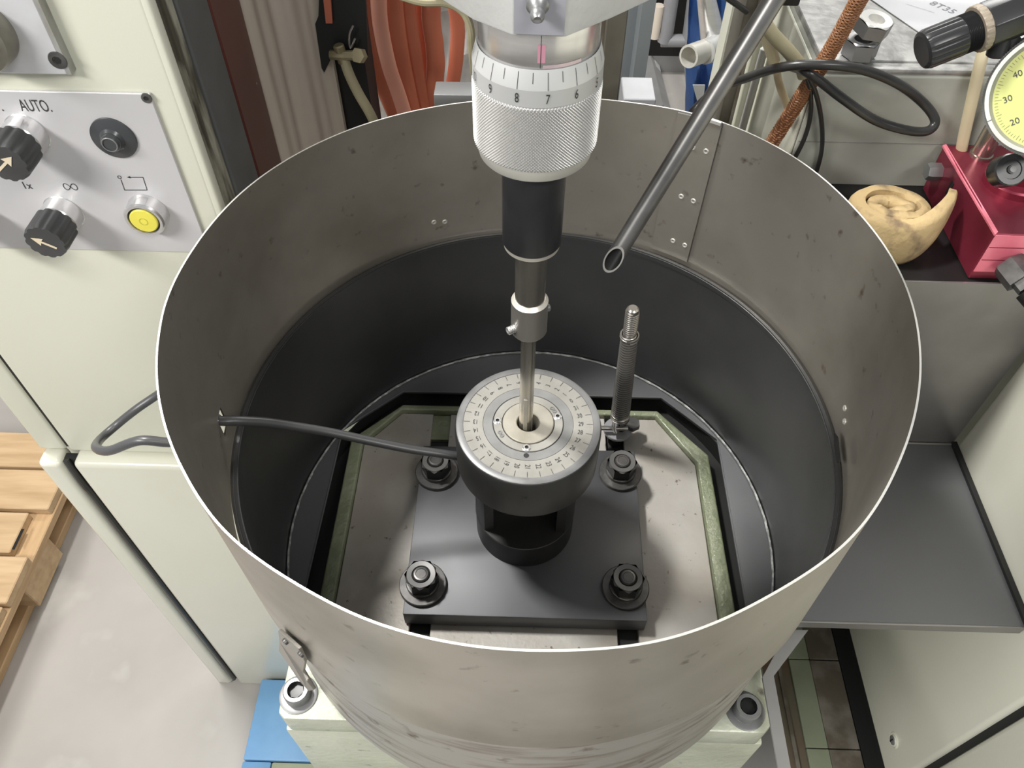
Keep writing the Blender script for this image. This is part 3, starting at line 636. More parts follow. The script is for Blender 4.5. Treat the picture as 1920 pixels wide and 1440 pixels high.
# control panel plates
PF_ = YU - .003
pnl = obj('control_panel', roundbox((-.52, PF_, -.1085), (-.3015, YU, .0497), .0006, 1), 'panel', cbt, 'light grey aluminium control panel with knobs and buttons')
pn2 = obj('upper_panel', roundbox((-.56, YU - .009, .0672), (-.3545, YU, .26), .0008, 1), 'panel2', cbt, 'thicker scuffed panel at top left')
M_['pe'] = M_['panel_edge']
obj('panel_side', box((-.3545, YU - .0088, .0672), (-.3515, YU, .26)), 'panel_edge', pn2)
def knob(p, base_r, kr, name, parent, arrow_ang, hb=.012, hk=.016):
    x, y, z = p; d = (0, -1, 0)
    k = obj(name, lathe([(base_r + .0008, 0), (base_r, .0006), (base_r, hb - .002), (base_r - .0015, hb)], d, (x, y, z), 48), 'chrome', parent)
    bm = bmesh.new(); n = 96; prof = [(.78, hb - .001), (1.0, hb), (1.0, hb + hk * .8), (.93, hb + hk), (.55, hb + hk * 1.02), (0, hb + hk * 1.02)]; rings = []
    for rr, h in prof:
        if rr == 0: rings.append([bm.verts.new((x, y - h, z))]); continue
        row = []
        for i in range(n):
            a = 2 * PI * i / n; g = .5 + .5 * math.cos(a * 12); s = kr * rr * (1 - (.075 * max(0, 1 - g * 1.6) if rr > .7 else 0)); row.append(bm.verts.new((x + s * math.cos(a), y - h, z + s * math.sin(a))))
        rings.append(row)
    for R, S in zip(rings, rings[1:]):
        for i in range(n):
            j = (i + 1) % n
            if len(S) == 1: bm.faces.new((R[i], R[j], S[0]))
            else: bm.faces.new((R[i], R[j], S[j], S[i]))
    obj('knob_cap', bm, 'knob', k)
    ca, sa = math.cos(math.radians(arrow_ang)), math.sin(math.radians(arrow_ang)); s = kr; yy = y - hb - hk * 1.03
    T = lambda u, v: V(x + s * (u * ca - v * sa), yy, z + s * (u * sa + v * ca))
    obj('arrow_mark', prism3([T(-.55, -.06), T(.15, -.06), T(.12, -.24), T(.62, 0), T(.12, .24), T(.15, .06), T(-.55, .06)], (0, -.0003, 0)), 'tan', k)
    return k
knob((-0.4127, 0.1520, 0.0130), .0165, .0175, 'selector_knob', pnl, 38, .017, .024)
knob((-0.4179, 0.1520, -0.0655), .0163, .0175, 'selector_knob', pnl, 148, .017, .024)
knob((-0.4959, 0.1520, -0.0699), .0163, .0175, 'selector_knob', pnl, 60, .017, .024)
# rubber booted push button
x, y, z = (-0.3439, 0.1520, 0.0108)
b1 = obj('rubber_button', lathe([(.0180, 0), (.0178, .0018), (.0150, .0030), (.0100, .0040), (.0080, .0062), (.0077, .0090), (.0066, .0104), (.0052, .0104), (.0050, .0098), (0, .0098)], (0, -1, 0), (x, y, z), 48), 'rubber_btn', pnl)
obj('button_ring', lathe([(.0066, .0103), (.0060, .0108), (.0054, .0106)], (0, -1, 0), (x, y, z), 40), 'dial_grey', b1)
x, y, z = (-0.3418, 0.1520, -0.0622)
b2 = obj('push_button', lathe([(.0176, 0), (.0172, .0008), (.0170, .0120), (.0158, .0138), (.0136, .0138), (.0132, .0122)], (0, -1, 0), (x, y, z), 56), 'chrome', pnl, 'round chrome push button with yellow face')
obj('button_gap', lathe([(.0134, .0124), (.0110, .0122)], (0, -1, 0), (x, y, z), 48), 'black', b2)
obj('button_lens', lathe([(.0118, .0120), (.0118, .0136), (.0110, .0142), (0, .0143)], (0, -1, 0), (x, y, z), 48), 'yellow', b2, 'yellow lens')
obj('lens_ring', lathe([(.0036, .0147), (.0032, .0147)], (0, -1, 0), (x, y, z), 32), 'yellow_dark', b2)
for q, par, r in (((-0.3051, 0.1520, 0.0461), pnl, .0042), ((-0.3570, 0.1460, 0.0785), pn2, .0068)):
    x, y, z = q
    s = obj('panel_screw', lathe([(r, -.0002), (r * .93, .0008), (r * .5, .0010), (r * .45, .0002), (0, .0002)], (0, -1, 0), q, 28), 'bolt', par)
    obj('hex_socket', lathe([(r * .42, .0003), (0, .0004)], (0, -1, 0), q, 6), 'black', s)
x, y, z = (-0.4027, 0.1460, 0.0994)
ob = obj('large_knob', lathe([(.0250, 0), (.0250, .012), (.0235, .016), (.0150, .019), (.0140, .030), (.012, .034), (0, .035)], (0, -1, 0), (x, y, z), 48), 'brass', pn2, 'large worn grey knob')
M_['worn_knob'] = mat('worn_bronze_grey', (0.26, 0.245, 0.20), 0.38, 0.3, (0.18, 0.17, 0.14), 50)
ob.data.materials[0] = M_['worn_knob']
def ltr(b, name='lettering'): obj(name, b, 'ink', pnl, fix=False)
NB = bmesh.new
b = NB(); txt(b, 'AUTO.', .0145, V(*(-0.3953, 0.1520, 0.0373)), (1, 0, 0), (0, 0, 1), .56, .0003); ltr(b)
b = NB(); txt(b, '.', .0136, V(*(-0.4224, 0.1520, 0.0367)), (1, 0, 0), (0, 0, 1), .8, .0003); ltr(b)
b = NB(); txt(b, '1x', .0100, V(*(-0.4378, 0.1520, -0.0379)), (1, 0, 0), (0, 0, 1), .85, .0003); ltr(b)
c = V(*(-0.4004, 0.1520, -0.0380)); P = []
for k in range(33):
    t = 2 * PI * k / 32; dn = 1 + math.sin(t) ** 2; P.append(c + V(.0058 * math.cos(t) / dn, 0, .0090 * math.sin(t) * math.cos(t) / dn))
b = NB(); strokes(b, P, .0006, (0, -1, 0), .0003); ltr(b, 'infinity_sign')
b = NB(); strokes(b, [(-0.3538, 0.1520, -0.0297), (-0.3546, 0.1520, -0.0401), (-0.3352, 0.1520, -0.0396), (-0.3341, 0.1520, -0.0266), (-0.3460, 0.1520, -0.0269)], .0006, (0, -1, 0), .0003)
h = V(*(-0.3478, 0.1520, -0.0269)); b.faces.new([b.verts.new(v_ + V(0, -.0003, 0)) for v_ in (h, h + V(.003, 0, -.0011), h + V(.003, 0, .0011))])
c = V(*(-0.3541, 0.1520, -0.0271)); strokes(b, [c + V(.0014 * math.cos(2 * PI * k / 16), 0, .0014 * math.sin(2 * PI * k / 16)) for k in range(17)], .0005, (0, -1, 0), .0003)
ltr(b, 'cycle_symbol')


# column strips behind the cabinet, seen along its right side
tag(obj('grey_column', bevel(box((-.36, .1972, FLOOR), (-.2785, .2555, .34)), .0015, 1), 'grey_paint'), 'flat dark grey machine column behind the cream cabinet', 'column')
tag(obj('red_brown_column', bevel(box((-.36, .2572, FLOOR), (-.278, .3265, .34)), .0015, 1), 'red_brown'), 'glossy red brown painted column beside the beige cover, with paint chips', 'column')
# folded beige cover
bm = bmesh.new(); x0, x1 = -.310, (-0.2047, 0.3350, -0.0864)[0]; n = 40; F_, B_ = [], []
for k in range(n + 1):
    x = x0 + (x1 - x0) * k / n; y = .3305 + .0018 * math.sin(k * .5) + .0010 * math.sin(k * 1.3 + 1)
    F_.append([bm.verts.new((x, y + .002 * math.sin(z * 9 + k), z)) for z in (-.6, -.4, -.2, 0, .2, .4)]); B_.append([bm.verts.new((x, .342, z)) for z in (-.6, .4)])
for k in range(n):
    for j in range(5): bm.faces.new((F_[k][j], F_[k + 1][j], F_[k + 1][j + 1], F_[k][j + 1]))
    bm.faces.new((B_[k][0], B_[k][1], B_[k + 1][1], B_[k + 1][0]))
for k in (0, n): bm.faces.new([*F_[k], B_[k][1], B_[k][0]])
tag(obj('way_cover', bm, 'beige', smooth=60), 'beige creased cover sheet standing between the red brown column and the orange hoses', 'cover')
# black hose bracket and brass tap
brk = thing('hose_bracket', 'black notched steel bracket behind the guard, left of the orange hoses', 'bracket', (-.14, .36, -.3))
obj('plate', prism3([(-0.1981, 0.3220, 0.0733), (-0.2073, 0.3220, 0.0311), (-0.2117, 0.3220, 0.0236), (-0.2136, 0.3220, -0.0197), (-0.2118, 0.3220, -0.0240), (-0.2033, 0.3220, -0.0108), (-0.1802, 0.3220, -0.0109), (-0.1667, 0.3220, -0.0063), (-0.1590, 0.3220, 0.0740)], (0, .0045, 0)), 'black', brk)
obj('post', box(((-0.2039, 0.3450, -0.0926)[0] - .02, .3435, -.55), ((-0.1753, 0.3450, -0.0734)[0], .385, .40)), 'black', brk)
obj('red_tab', prism3([(-0.1981, 0.3180, 0.0614), (-0.1910, 0.3180, 0.0616), (-0.1946, 0.3180, 0.0263), (-0.2006, 0.3180, 0.0262)], (0, .003, 0)), 'orange', brk, 'dull red tab')
obj('wire_clip', tube([(-0.1752, 0.3160, 0.0257), (-0.1801, 0.3160, 0.0166), (-0.1810, 0.3160, 0.0043), (-0.1751, 0.3160, 0.0137)], .0010, 6, 4), 'chrome', brk)
tap = thing('brass_tap', 'tarnished brass tap with cross handle and short hose in front of the black bracket', 'tap', (-0.1889, 0.3100, 0.0021))
obj('handle', tube([(-0.1998, 0.3120, -0.0007), (-0.1867, 0.3100, 0.0001), (-0.1715, 0.3120, -0.0007)], .0045, 10, 3), 'brass', tap)
obj('stem', cyl((-0.1910, 0.3120, 0.0093), (-0.1884, 0.3120, -0.0084), .0052, 16, bev=.001), 'brass', tap)
obj('union_nut', cyl((-0.1732, 0.3060, 0.0024), (-0.1710, 0.3120, -0.0007), .0070, 6), 'brass', tap)
obj('drain_hose', tube([(-0.1880, 0.3120, -0.0031), (-0.1846, 0.3100, -0.0190), (-0.1787, 0.3100, -0.0383), (-0.1702, 0.3120, -0.0624), (-0.1646, 0.3200, -0.0947)], .0050, 12, 6), 'tube_olive', tap)
# orange flat hoses
def hose(P, r, flat, m, label, up=(1, 0, 0)):
    tag(obj('orange_hose', tube(P, r, 14, 8, flat=flat, up=up), m, smooth=60), label, 'hose', 'orange flat hoses hanging behind the guard')
Y = .0
hose([(-0.1765, 0.4000, 0.0317), (-0.1811, 0.4000, -0.0050), (-0.1783, 0.4000, -0.0503), (-0.1692, 0.4000, -0.0931), (-0.1538, 0.4000, -0.1463)], .0088, .40, 'orange', 'leftmost wide orange flat hose beside the black bracket')
hose([(-0.1630, 0.3980, 0.0327), (-0.1661, 0.3980, -0.0093), (-0.1627, 0.3980, -0.0548), (-0.1552, 0.3980, -0.0916), (-0.1466, 0.3980, -0.1379)], .0085, .30, 'orange_lit', 'hose strip coloured pale salmon as if lit, between the two left orange hoses')
hose([(-0.1511, 0.4050, 0.0300), (-0.1525, 0.4050, -0.0068), (-0.1513, 0.4050, -0.0464), (-0.1475, 0.4050, -0.0891), (-0.1416, 0.4050, -0.1423)], .0110, .42, 'orange', 'second wide orange hose from the left, right of the salmon strip')
hose([(-0.1379, 0.4120, 0.0273), (-0.1383, 0.4120, -0.0099), (-0.1365, 0.4120, -0.0439), (-0.1338, 0.4120, -0.0929), (-0.1302, 0.4120, -0.1465)], .0085, .45, 'orange', 'middle orange hose slanting down to the right')
hose([(-0.1261, 0.4300, 0.0199), (-0.1287, 0.4300, -0.0181), (-0.1276, 0.4300, -0.0529), (-0.1264, 0.4300, -0.0900), (-0.1291, 0.4300, -0.1579)], .0100, .40, 'orange', 'deep orange hose behind the middle ones')
hose([(-0.1106, 0.4150, 0.0265), (-0.1155, 0.4150, -0.0108), (-0.1140, 0.4150, -0.0450), (-0.1156, 0.4150, -0.0752), (-0.1275, 0.4150, -0.1483)], .0100, .42, 'orange', 'straight orange hose next to the crinkled plastic film')
hose([(-0.0940, 0.4250, 0.0225), (-0.0896, 0.4250, -0.0206), (-0.0910, 0.4250, -0.0496), (-0.0970, 0.4250, -0.0866), (-0.1131, 0.4250, -0.1544)], .0078, .40, 'orange', 'single orange hose hanging apart in front of the plastic film')
tag(obj('cable_end', prism3([(-0.1831, 0.3850, -0.1026), (-0.1799, 0.3850, -0.0960), (-0.1754, 0.3850, -0.1069), (-0.1809, 0.3850, -0.1136)], (0, .01, 0)), 'white_pipe'), 'small white cable end by the foot of the leftmost orange hose', 'cable')
random.seed(2); bm = bmesh.new(); G = []
p0, p1 = V(*(-0.2145, 0.5000, -0.0346)), V(*(-0.0038, 0.5000, -0.0307))
for i in range(25):
    x = p0.x + (p1.x - p0.x) * i / 24
    G.append([bm.verts.new((x, .50 + .03 * noise.noise((x * 25, j * .9, 3)), -.8 + 1.0 * j / 24)) for j in range(25)])
for i in range(24):
    for j in range(24): bm.faces.new((G[i][j], G[i + 1][j], G[i + 1][j + 1], G[i][j + 1]))
pf = bmesh.ops.solidify(bm, geom=bm.faces[:], thickness=.002)
tag(obj('plastic_film', bm, 'plastic', smooth=25), 'crinkled translucent white plastic film hanging behind the orange hoses', 'plastic sheet')
# blocks behind the rim and the column post
tag(obj('steel_block', bevel(box((-.0965, .2445, -.012), (-.035, .2675, 0)), .0008, 2), 'steel_block'), 'ground steel block just behind the guard rim, left of the spindle', 'block')
tag(obj('grey_block', bevel(box((.0715, .2440, -.06), (.1000, .2815, 0)), .0008, 1), 'grey_block'), 'light grey block just behind the guard rim, right of the spindle', 'block')
cpst = thing('steel_post', 'dark olive brown steel post behind the spindle, right of the knurled ring', 'post', (.05, .33, FLOOR))
obj('post', bevel(box(((0.0549, 0.3000, 0.0122)[0], .30, FLOOR), ((0.0733, 0.3000, 0.0126)[0], .37, .6)), .001, 1), 'dark_post', cpst)
obj('guide_strip', box(((0.0207, 0.3100, 0.0063)[0], .31, FLOOR), ((0.0548, 0.3100, 0.0070)[0], .37, .6)), 'brown_dirt', cpst, 'reddish brown left strip of the post')
# machinery further back
far = thing('tube_trolley', 'grey tube frame trolley with black underside far behind the spindle', 'trolley', (.5, 1.9, FLOOR))
def beam(name, P, r, m, parent, n=4): return obj(name, tube(P, r, n, 1), m, parent)
obj('slate_post', box(((0.1512, 0.9500, -0.2299)[0], .95, FLOOR + .45), ((0.1726, 0.9500, -0.2295)[0], 1.02, .6)), 'slate', far)
obj('slate_post', box(((0.1692, 0.9000, -0.2071)[0], .90, FLOOR + .52), ((0.1907, 0.9000, -0.2067)[0], .97, .6)), 'slate', far)
obj('dark_body', box(((0.3040, 1.7000, -0.5640)[0], 1.70, (0.3524, 1.7000, -0.7158)[2]), ((0.4403, 1.7000, -0.5615)[0], 2.3, .3)), 'bolt_side', far)
beam('frame_tube', [(0.3376, 1.6000, -0.4925), (0.3388, 1.6000, -0.5995), (0.3345, 1.6000, -0.6250)], .018, 'grey_block', far, 12)
beam('frame_tube', [(0.3286, 1.6000, -0.6223), (0.4002, 1.6000, -0.6208)], .016, 'grey_block', far, 12)
beam('frame_tube', [(0.3952, 1.6000, -0.4915), (0.4013, 1.6000, -0.6265)], .020, 'grey_block', far, 12)
beam('frame_tube', [(0.3094, 1.6000, -0.5321), (0.3080, 1.6000, -0.6142)], .014, 'beige', far, 12)
beam('floor_rail', [(0.4463, 2.8703, -1.2200), (0.4700, 2.5229, -1.2200), (0.4807, 2.2368, -1.2200)], .040, 'apron', far)
beam('floor_rail', [(0.4838, 2.8347, -1.2200), (0.4864, 2.5645, -1.2200), (0.4866, 2.2370, -1.2200)], .022, 'alu_grey', far)
obj('cross_rail', box(((0.4783, 2.6018, -1.2000)[0], (0.4783, 2.6018, -1.2000)[1], FLOOR), ((0.6189, 2.6072, -1.2000)[0], (0.6208, 2.6242, -1.2000)[1] + .08, -1.17)), 'apron', far)
obj('side_leg', prism3([(0.3186, 1.2000, -0.4729), (0.3400, 1.2000, -0.4844), (0.3694, 1.2000, -0.5910), (0.3552, 1.2000, -0.6113)], (0, .05, 0)), 'slate', far)
# blue sheet
bm = bmesh.new(); G = []
for i in range(19):
    t = i / 18; row = []
    for j in range(25):
        s = j / 24; a = V(*(0.2442, 0.9200, -0.1893)).lerp(V(*(0.2816, 0.9200, -0.4501)), s); b = V(*(0.3315, 0.9200, -0.1877)).lerp(V(*(0.3322, 0.9200, -0.4489)), s)
        p = a.lerp(b, t); p.y += .03 * noise.noise((t * 3, s * 5, 1)) + .015 * math.sin(t * 14 + s * 3); row.append(bm.verts.new(p))
    G.append(row)
for i in range(18):
    for j in range(24): bm.faces.new((G[i][j], G[i + 1][j], G[i + 1][j + 1], G[i][j + 1]))
bmesh.ops.solidify(bm, geom=bm.faces[:], thickness=.003)
tag(obj('blue_sheet', bm, 'blue_film', smooth=60), 'creased dark blue plastic sheet hanging behind the chrome tap pipe', 'plastic sheet')
tag(obj('paper_tag', prism3([(0.2696, 0.8700, -0.3363), (0.2905, 0.8700, -0.3359), (0.2939, 0.8700, -0.3720), (0.2872, 0.8700, -0.3762)], (0, .003, 0)), 'alu_grey'), 'small pale grey tag on the lower part of the blue sheet', 'tag')
sp_ = thing('tap_pipe', 'chrome pipe ending in a pale open elbow in front of the blue sheet', 'pipe', (0.2477, 0.7200, -0.1857))
obj('pipe', cyl((0.2211, 0.7200, -0.0967), (0.2524, 0.7200, -0.1825), .0105, 24, .0175), 'chrome', sp_)
obj('elbow', tube([(0.2493, 0.7200, -0.1747), (0.2525, 0.7100, -0.1822), (0.2443, 0.6900, -0.1816), (0.2351, 0.6800, -0.1797)], .0165, 20, 6), 'alu_grey', sp_)
e0, e1 = V(*(0.2383, 0.6900, -0.1817)), V(*(0.2088, 0.6600, -0.1761))
obj('spout', lathe([(.0155, 0), (.0155, (e1 - e0).length), (.0125, (e1 - e0).length), (.0120, .01), (0, .01)], e1 - e0, e0, 28), 'ringcream', sp_, 'pale open spout')

# ------------------------------------------------------------------ right: machine box on the bench and what stands on it
ZS, ZT = -.0921, .0255; SPC = (.3085, .170); GA20 = 198
mb = thing('cast_machine_box', 'grey green cast iron machine housing with a scraped flat top, behind the felt roll', 'machine', (.42, .5, ZS))
obj('body', bevel(box((.240, .2555, -.60), (.75, .48, ZT - .004)), .004, 3), 'boxpaint', mb)
obj('lit_side_skin', bevel(box((.2375, .2600, -.60), (.2402, .478, ZT - .006)), .001, 1), 'cream', mb, 'cream skin added so the left side reads as lit')  # cream sheet added over the shadowed left face, so it looks lit
obj('front_ledge', box((.2405, .2547, -.046), (.75, .2560, -.0455)), 'panel_edge', mb)
obj('top_face', bevel(box((.2425, .2565, ZT - .005), (.75, .48, ZT)), .0015, 2), 'boxtop', mb, 'mottled scraped metal top')
obj('top_step', bevel(box((.2430, .268, ZT - .001), (.75, .48, ZT + .0015)), .0008, 1), 'boxtop', mb)
ZT2 = ZT + .0015
cw = thing('cream_post', 'narrow cream post behind the coolant pipe, left of the dark post', 'post', (.15, .45, FLOOR))
obj('post', box(((0.1980, 0.4300, 0.0045)[0] - .002, .43, FLOOR), ((0.2110, 0.4300, 0.0047)[0] + .002, .46, .7)), 'cream', cw)
dp = thing('dark_upright', 'dark square upright post crossing behind the coolant pipe', 'post', (.18, .40, FLOOR))
obj('post', bevel(box(((0.1900, 0.3600, 0.0358)[0], .36, FLOOR), ((0.2054, 0.3600, 0.0361)[0], .40, .7)), .002, 2), 'dark_post', dp)
obj('edge_strip', box(((0.2013, 0.3580, 0.0369)[0], .3575, FLOOR), ((0.2038, 0.3580, 0.0369)[0], .36, .7)), 'brown_dirt', dp)
tag(obj('cream_back_panel', box(((0.2225, 0.4700, -0.0130)[0], .482, -.9), (.2395, .490, .7)), 'cream'), 'cream sheet metal panel behind the white conduit', 'panel')
tag(obj('white_conduit', cyl((0.2307, 0.4000, -0.0315), (0.2289, 0.4000, -0.1803), .0042, 20), 'white_pipe'), 'glossy white vertical conduit right of the dark upright', 'conduit')
tag(obj('black_connector', bevel(box(((0.1948, 0.3000, 0.0628)[0], .30, (0.1963, 0.3000, 0.0574)[2]), ((0.2204, 0.3000, 0.0633)[0], .33, (0.1963, 0.3000, 0.0574)[2] + .05)), .002, 2), 'black'), 'black plastic connector block at the top edge beside the coolant pipe', 'connector')
def cable(P, r, m, name, label, cat='cable', group=None, sub=8, rfun=None):
    return tag(obj(name, tube(P, r, 14, sub, rfun=rfun), m, smooth=60), label, cat, group)
cable([(0.1415, 0.3000, -0.0625), (0.1475, 0.3000, -0.0438), (0.1660, 0.3000, -0.0211), (0.1819, 0.2700, 0.0076), (0.1960, 0.2350, 0.0363), (0.2211, 0.2220, 0.0466), (0.2558, 0.2200, 0.0448), (0.2904, 0.2200, 0.0334), (0.3220, 0.2250, 0.0134), (0.3364, 0.2200, 0.0002),
       (0.3319, 0.2150, -0.0071), (0.3136, 0.2150, -0.0070), (0.2854, 0.2200, -0.0010), (0.2517, 0.2200, 0.0182), (0.2281, 0.2240, 0.0322), (0.2162, 0.2300, 0.0367), (0.2147, 0.2620, 0.0236)], .0040, 'rubber', 'black_hose', 'thick black hose making a long loop in front of the grey machine box', 'hose')
cable([(0.2146, 0.2380, 0.0356), (0.2278, 0.2400, 0.0184), (0.2386, 0.2450, -0.0096), (0.2428, 0.2500, -0.0397), (0.2400, 0.2550, -0.0751)], .0021, 'rubber', 'thin_black_cable', 'left of the two thin black cables under the hose loop', 'cable', 'thin black cables')
cable([(0.2190, 0.2380, 0.0328), (0.2342, 0.2400, 0.0136), (0.2504, 0.2450, -0.0173), (0.2628, 0.2500, -0.0534), (0.2655, 0.2500, -0.0923)], .0021, 'rubber', 'thin_black_cable', 'right of the two thin black cables under the hose loop', 'cable', 'thin black cables')
cable([(0.1578, 0.3300, 0.0543), (0.1704, 0.3300, 0.0470), (0.1871, 0.3400, 0.0341)], .0028, 'rubber', 'short_black_cable', 'short black cable end at the top, left of the dark upright', 'cable')
cable([(0.1731, 0.2400, 0.0742), (0.1859, 0.2400, 0.0614), (0.2028, 0.2400, 0.0473), (0.2162, 0.2400, 0.0345), (0.2211, 0.2400, 0.0270)], .0056, 'tube_olive', 'olive_sleeve', 'dirty olive cable sleeve from which the thin black cables leave', 'sleeve')
cable([(0.1756, 0.2550, 0.0698), (0.1858, 0.2550, 0.0521), (0.1975, 0.2550, 0.0314)], .0052, 'tube_cream', 'cream_tube', 'thick upper piece of yellowed tubing left of the olive sleeve', 'tube')
cable([(0.2011, 0.2680, 0.0270), (0.2138, 0.2720, 0.0000), (0.2326, 0.2800, -0.0309), (0.2499, 0.2850, -0.0652), (0.2617, 0.2900, -0.1086)], .0035, 'tube_cream', 'cream_tube', 'thin yellowed tube hanging down beneath the black hose', 'tube')
cable([(0.3709, 0.2620, 0.0523), (0.3692, 0.2500, 0.0352), (0.3747, 0.2450, 0.0038), (0.3834, 0.2435, -0.0332), (0.3897, 0.2430, -0.0542)], .0050, 'tube_cream', 'cream_tube', 'straight yellowed tube behind the red block', 'tube')
# braided hose
br = thing('braided_hose', 'brown braided hose slanting behind the loop of black hose', 'hose', (0.2168, 0.2620, -0.0596))
BP = [(0.2485, 0.2360, 0.1125), (0.2442, 0.2380, 0.0916), (0.2379, 0.2430, 0.0501), (0.2263, 0.2470, 0.0018), (0.2168, 0.2620, -0.0596), (0.2098, 0.2700, -0.0988)]
obj('hose_core', tube(BP, .0063, 18, 8), 'braid', br)
sp2 = spline(BP, 24); 
def braid(dirn, ph, bm):
    P = []; prev = None; L = 0
    for i, p in enumerate(sp2):
        d = (sp2[min(i + 1, len(sp2) - 1)] - sp2[max(i - 1, 0)]).normalized(); a = frame(d)[0]; b = d.cross(a)
        if i: L += (p - sp2[i - 1]).length
        t = ph + dirn * L / .0165 * 2 * PI; P.append(p + (a * math.cos(t) + b * math.sin(t)) * .0064)
    tube(P, .0007, 5, 1, bm)
bm = bmesh.new()
for k in range(7): braid(1, 2 * PI * k / 7, bm); braid(-1, 2 * PI * k / 7, bm)
y_ = obj('braid_yarn', bm, 'braid_light', br); y_['kind'] = 'stuff'
# two hexagon nuts
def hexnut(name, p, axis, r, h, hole, label, grp, m1='nut', m2='nut_top'):
    t = thing(name, label, 'nut', p, grp); a, b, d = frame(axis); p = Vector(p)
    obj('nut_body', lathe([(r * .8, 0), (r, .0015), (r, h - .0015)], axis, p, 6, phase=.4), m1, t)
    n = 36; bm = bmesh.new(); lo, mi, inn, dn = [], [], [], []
    for k in range(n):
        an = 2 * PI * k / n; q = (an - .4) % (PI / 3) - PI / 6; rh = r * math.cos(PI / 6) / math.cos(q); e = a * math.cos(an) + b * math.sin(an)
        lo.append(bm.verts.new(p + e * rh + d * (h - .0005 - max(0, rh - .87 * r) * .5))); mi.append(bm.verts.new(p + e * r * .86 + d * h)); inn.append(bm.verts.new(p + e * hole + d * (h - .0003))); dn.append(bm.verts.new(p + e * hole * .9 + d * (h - .006)))
    for k in range(n):
        j = (k + 1) % n; bm.faces.new((lo[k], lo[j], mi[j], mi[k])); bm.faces.new((mi[k], mi[j], inn[j], inn[k])); bm.faces.new((inn[k], inn[j], dn[j], dn[k]))
    bm.faces.new(dn); obj('nut_face', bm, m2, t)
    return t
hexnut('hex_nut', (0.2750, 0.2746, 0.0270), (0, 0, 1), .0150, .016, .008, 'lower dark hexagon nut on the machine top beside the braided hose', 'stacked hexagon nuts', 'nut', 'nut')
nb = V(*(0.2750, 0.2746, 0.0270)) + V(.001, 0, .0170)
hexnut('hex_nut', nb + V(.003, .003, .002), (.10, -.12, 1), .0155, .014, .0072, 'upper tilted hexagon nut with a bright worn face', 'stacked hexagon nuts')
# paper
pp = thing('paper_sheet', 'white sheet of paper lying on the scraped machine top behind the black regulator', 'paper', (0.3805, 0.3852, 0.0280))
zz = .0275
P4 = [(0.3037, 0.4132, 0.0275), (0.3429, 0.3168, 0.0275), (0.4958, 0.3798, 0.0275), (0.4782, 0.5292, 0.0275)]
obj('sheet', prism3(P4, (0, 0, .0006)), 'paper', pp)
xd = V(*(0.3914, 0.3571, 0.0280)) - V(*(0.3549, 0.4024, 0.0280)); yd = V(-xd.y, xd.x, 0)
b = bmesh.new(); txt(b, '8T35', .014, (0.3792, 0.3689, 0.0283), xd, yd, .9, .0001); obj('lettering', b, 'pencil', pp, fix=False)
b = bmesh.new(); strokes(b, [(0.3465, 0.3742, 0.0283), (0.3675, 0.3576, 0.0283)], .0004, (0, 0, 1)); obj('ruled_line', b, 'pencil', pp, fix=False)

# ------------------------------------------------------------------ bench shelf, tray, side cabinet, machine base
shf = thing('bench_shelf', 'dark steel bench shelf carrying the felt roll and the red block', 'shelf', (.5, .18, ZS - .01))
obj('shelf_plate', prism([(.262, .1175), (.232, .150), (.205, .2550), (.80, .2550), (.80, .1175)], ZS - .006, ZS), 'bolt_side', shf)
obj('front_edge', box((.262, .1158, ZS - .004), (.80, .1175, ZS + .0008)), 'tray_wall', shf)
tr = thing('coolant_tray', 'wide dark steel tray between the drip pan and the right cream cabinet', 'tray', (.36, .01, -.3305))
obj('tray_floor', prism([(.2445, -.0905), (.4585, -.0905), (.4585, .1165), (.232, .1165), (.2525, .045), (.2550, 0), (.2535, -.045)], -.3295, -.3275), 'tray', tr)
obj('front_lip', bevel(box((.2405, -.0925, -.3390), (.4590, -.0905, -.3268)), .0005, 1), 'tray_wall', tr)
obj('back_wall', prism3([(.262, .1165, -.3275), (.4605, .1165, -.3275), (.4605, .1165, ZS - .0045), (.262, .1165, ZS - .0045)], (0, .0015, 0)), 'tray_wall', tr, 'bare brushed steel back wall of the tray')
obj('corner_bead', tube([(.262, .1150, -.3268), (.4590, .1150, -.3268)], .0012, 8, 1), 'collar', tr)
obj('gap_shade_strip', box((.4585, -.0925, -.3285), (.4638, .1165, -.3235)), 'black', tr, 'black strip standing in for the dark gap along the cabinet')  # shade of the open gap beside the tray, made as a black strip
obj('pan_apron', prism([(.2640, -.0925), (.2235, -.1365), (.2232, -.42), (.2120, -.42), (.2130, -.1380), (.2450, -.0925)], -.3480, -.3450), 'apron', tr, 'grey folded apron strip around the pan')
sc_ = thing('side_cabinet', 'cream machine cabinet right of the tray with a black plinth', 'cabinet', (.65, -.2, -1.2))
obj('rear_panel', bevel(box((.4645, -.1420, -.715), (.95, .1155, -.02)), .006, 3), 'cream_gloss', sc_)
obj('front_door', bevel(box((.4648, -.75, -.715), (.95, -.1500, -.02)), .006, 3), 'cream_gloss', sc_)
obj('door_gap', box((.4695, -.1515, -.71), (.93, -.1405, -.03)), 'black', sc_)
obj('plinth', box((.4570, -.75, FLOOR), (.95, .1155, -.7515)), 'black', sc_)
obj('kick_strip', box((.4760, -.75, -.7520), (.95, .1155, -.714)), 'black', sc_)
lx, ly, lz = (0.4645, -0.0991, -0.6630)
lk = obj('lock', lathe([(.0100, -.001), (.0098, .0006), (.0085, .0012), (.0083, .0006), (.0066, .0006), (.0062, .0022), (.0045, .0026), (0, .0026)], (-1, 0, 0), (lx, ly, lz), 32), 'cream_gloss', sc_, 'round quarter-turn lock')
obj('lock_core', lathe([(.0064, .0007), (.0058, .0030), (.0048, .0036), (0, .0036)], (-1, 0, 0), (lx, ly, lz), 24), 'nut', lk)
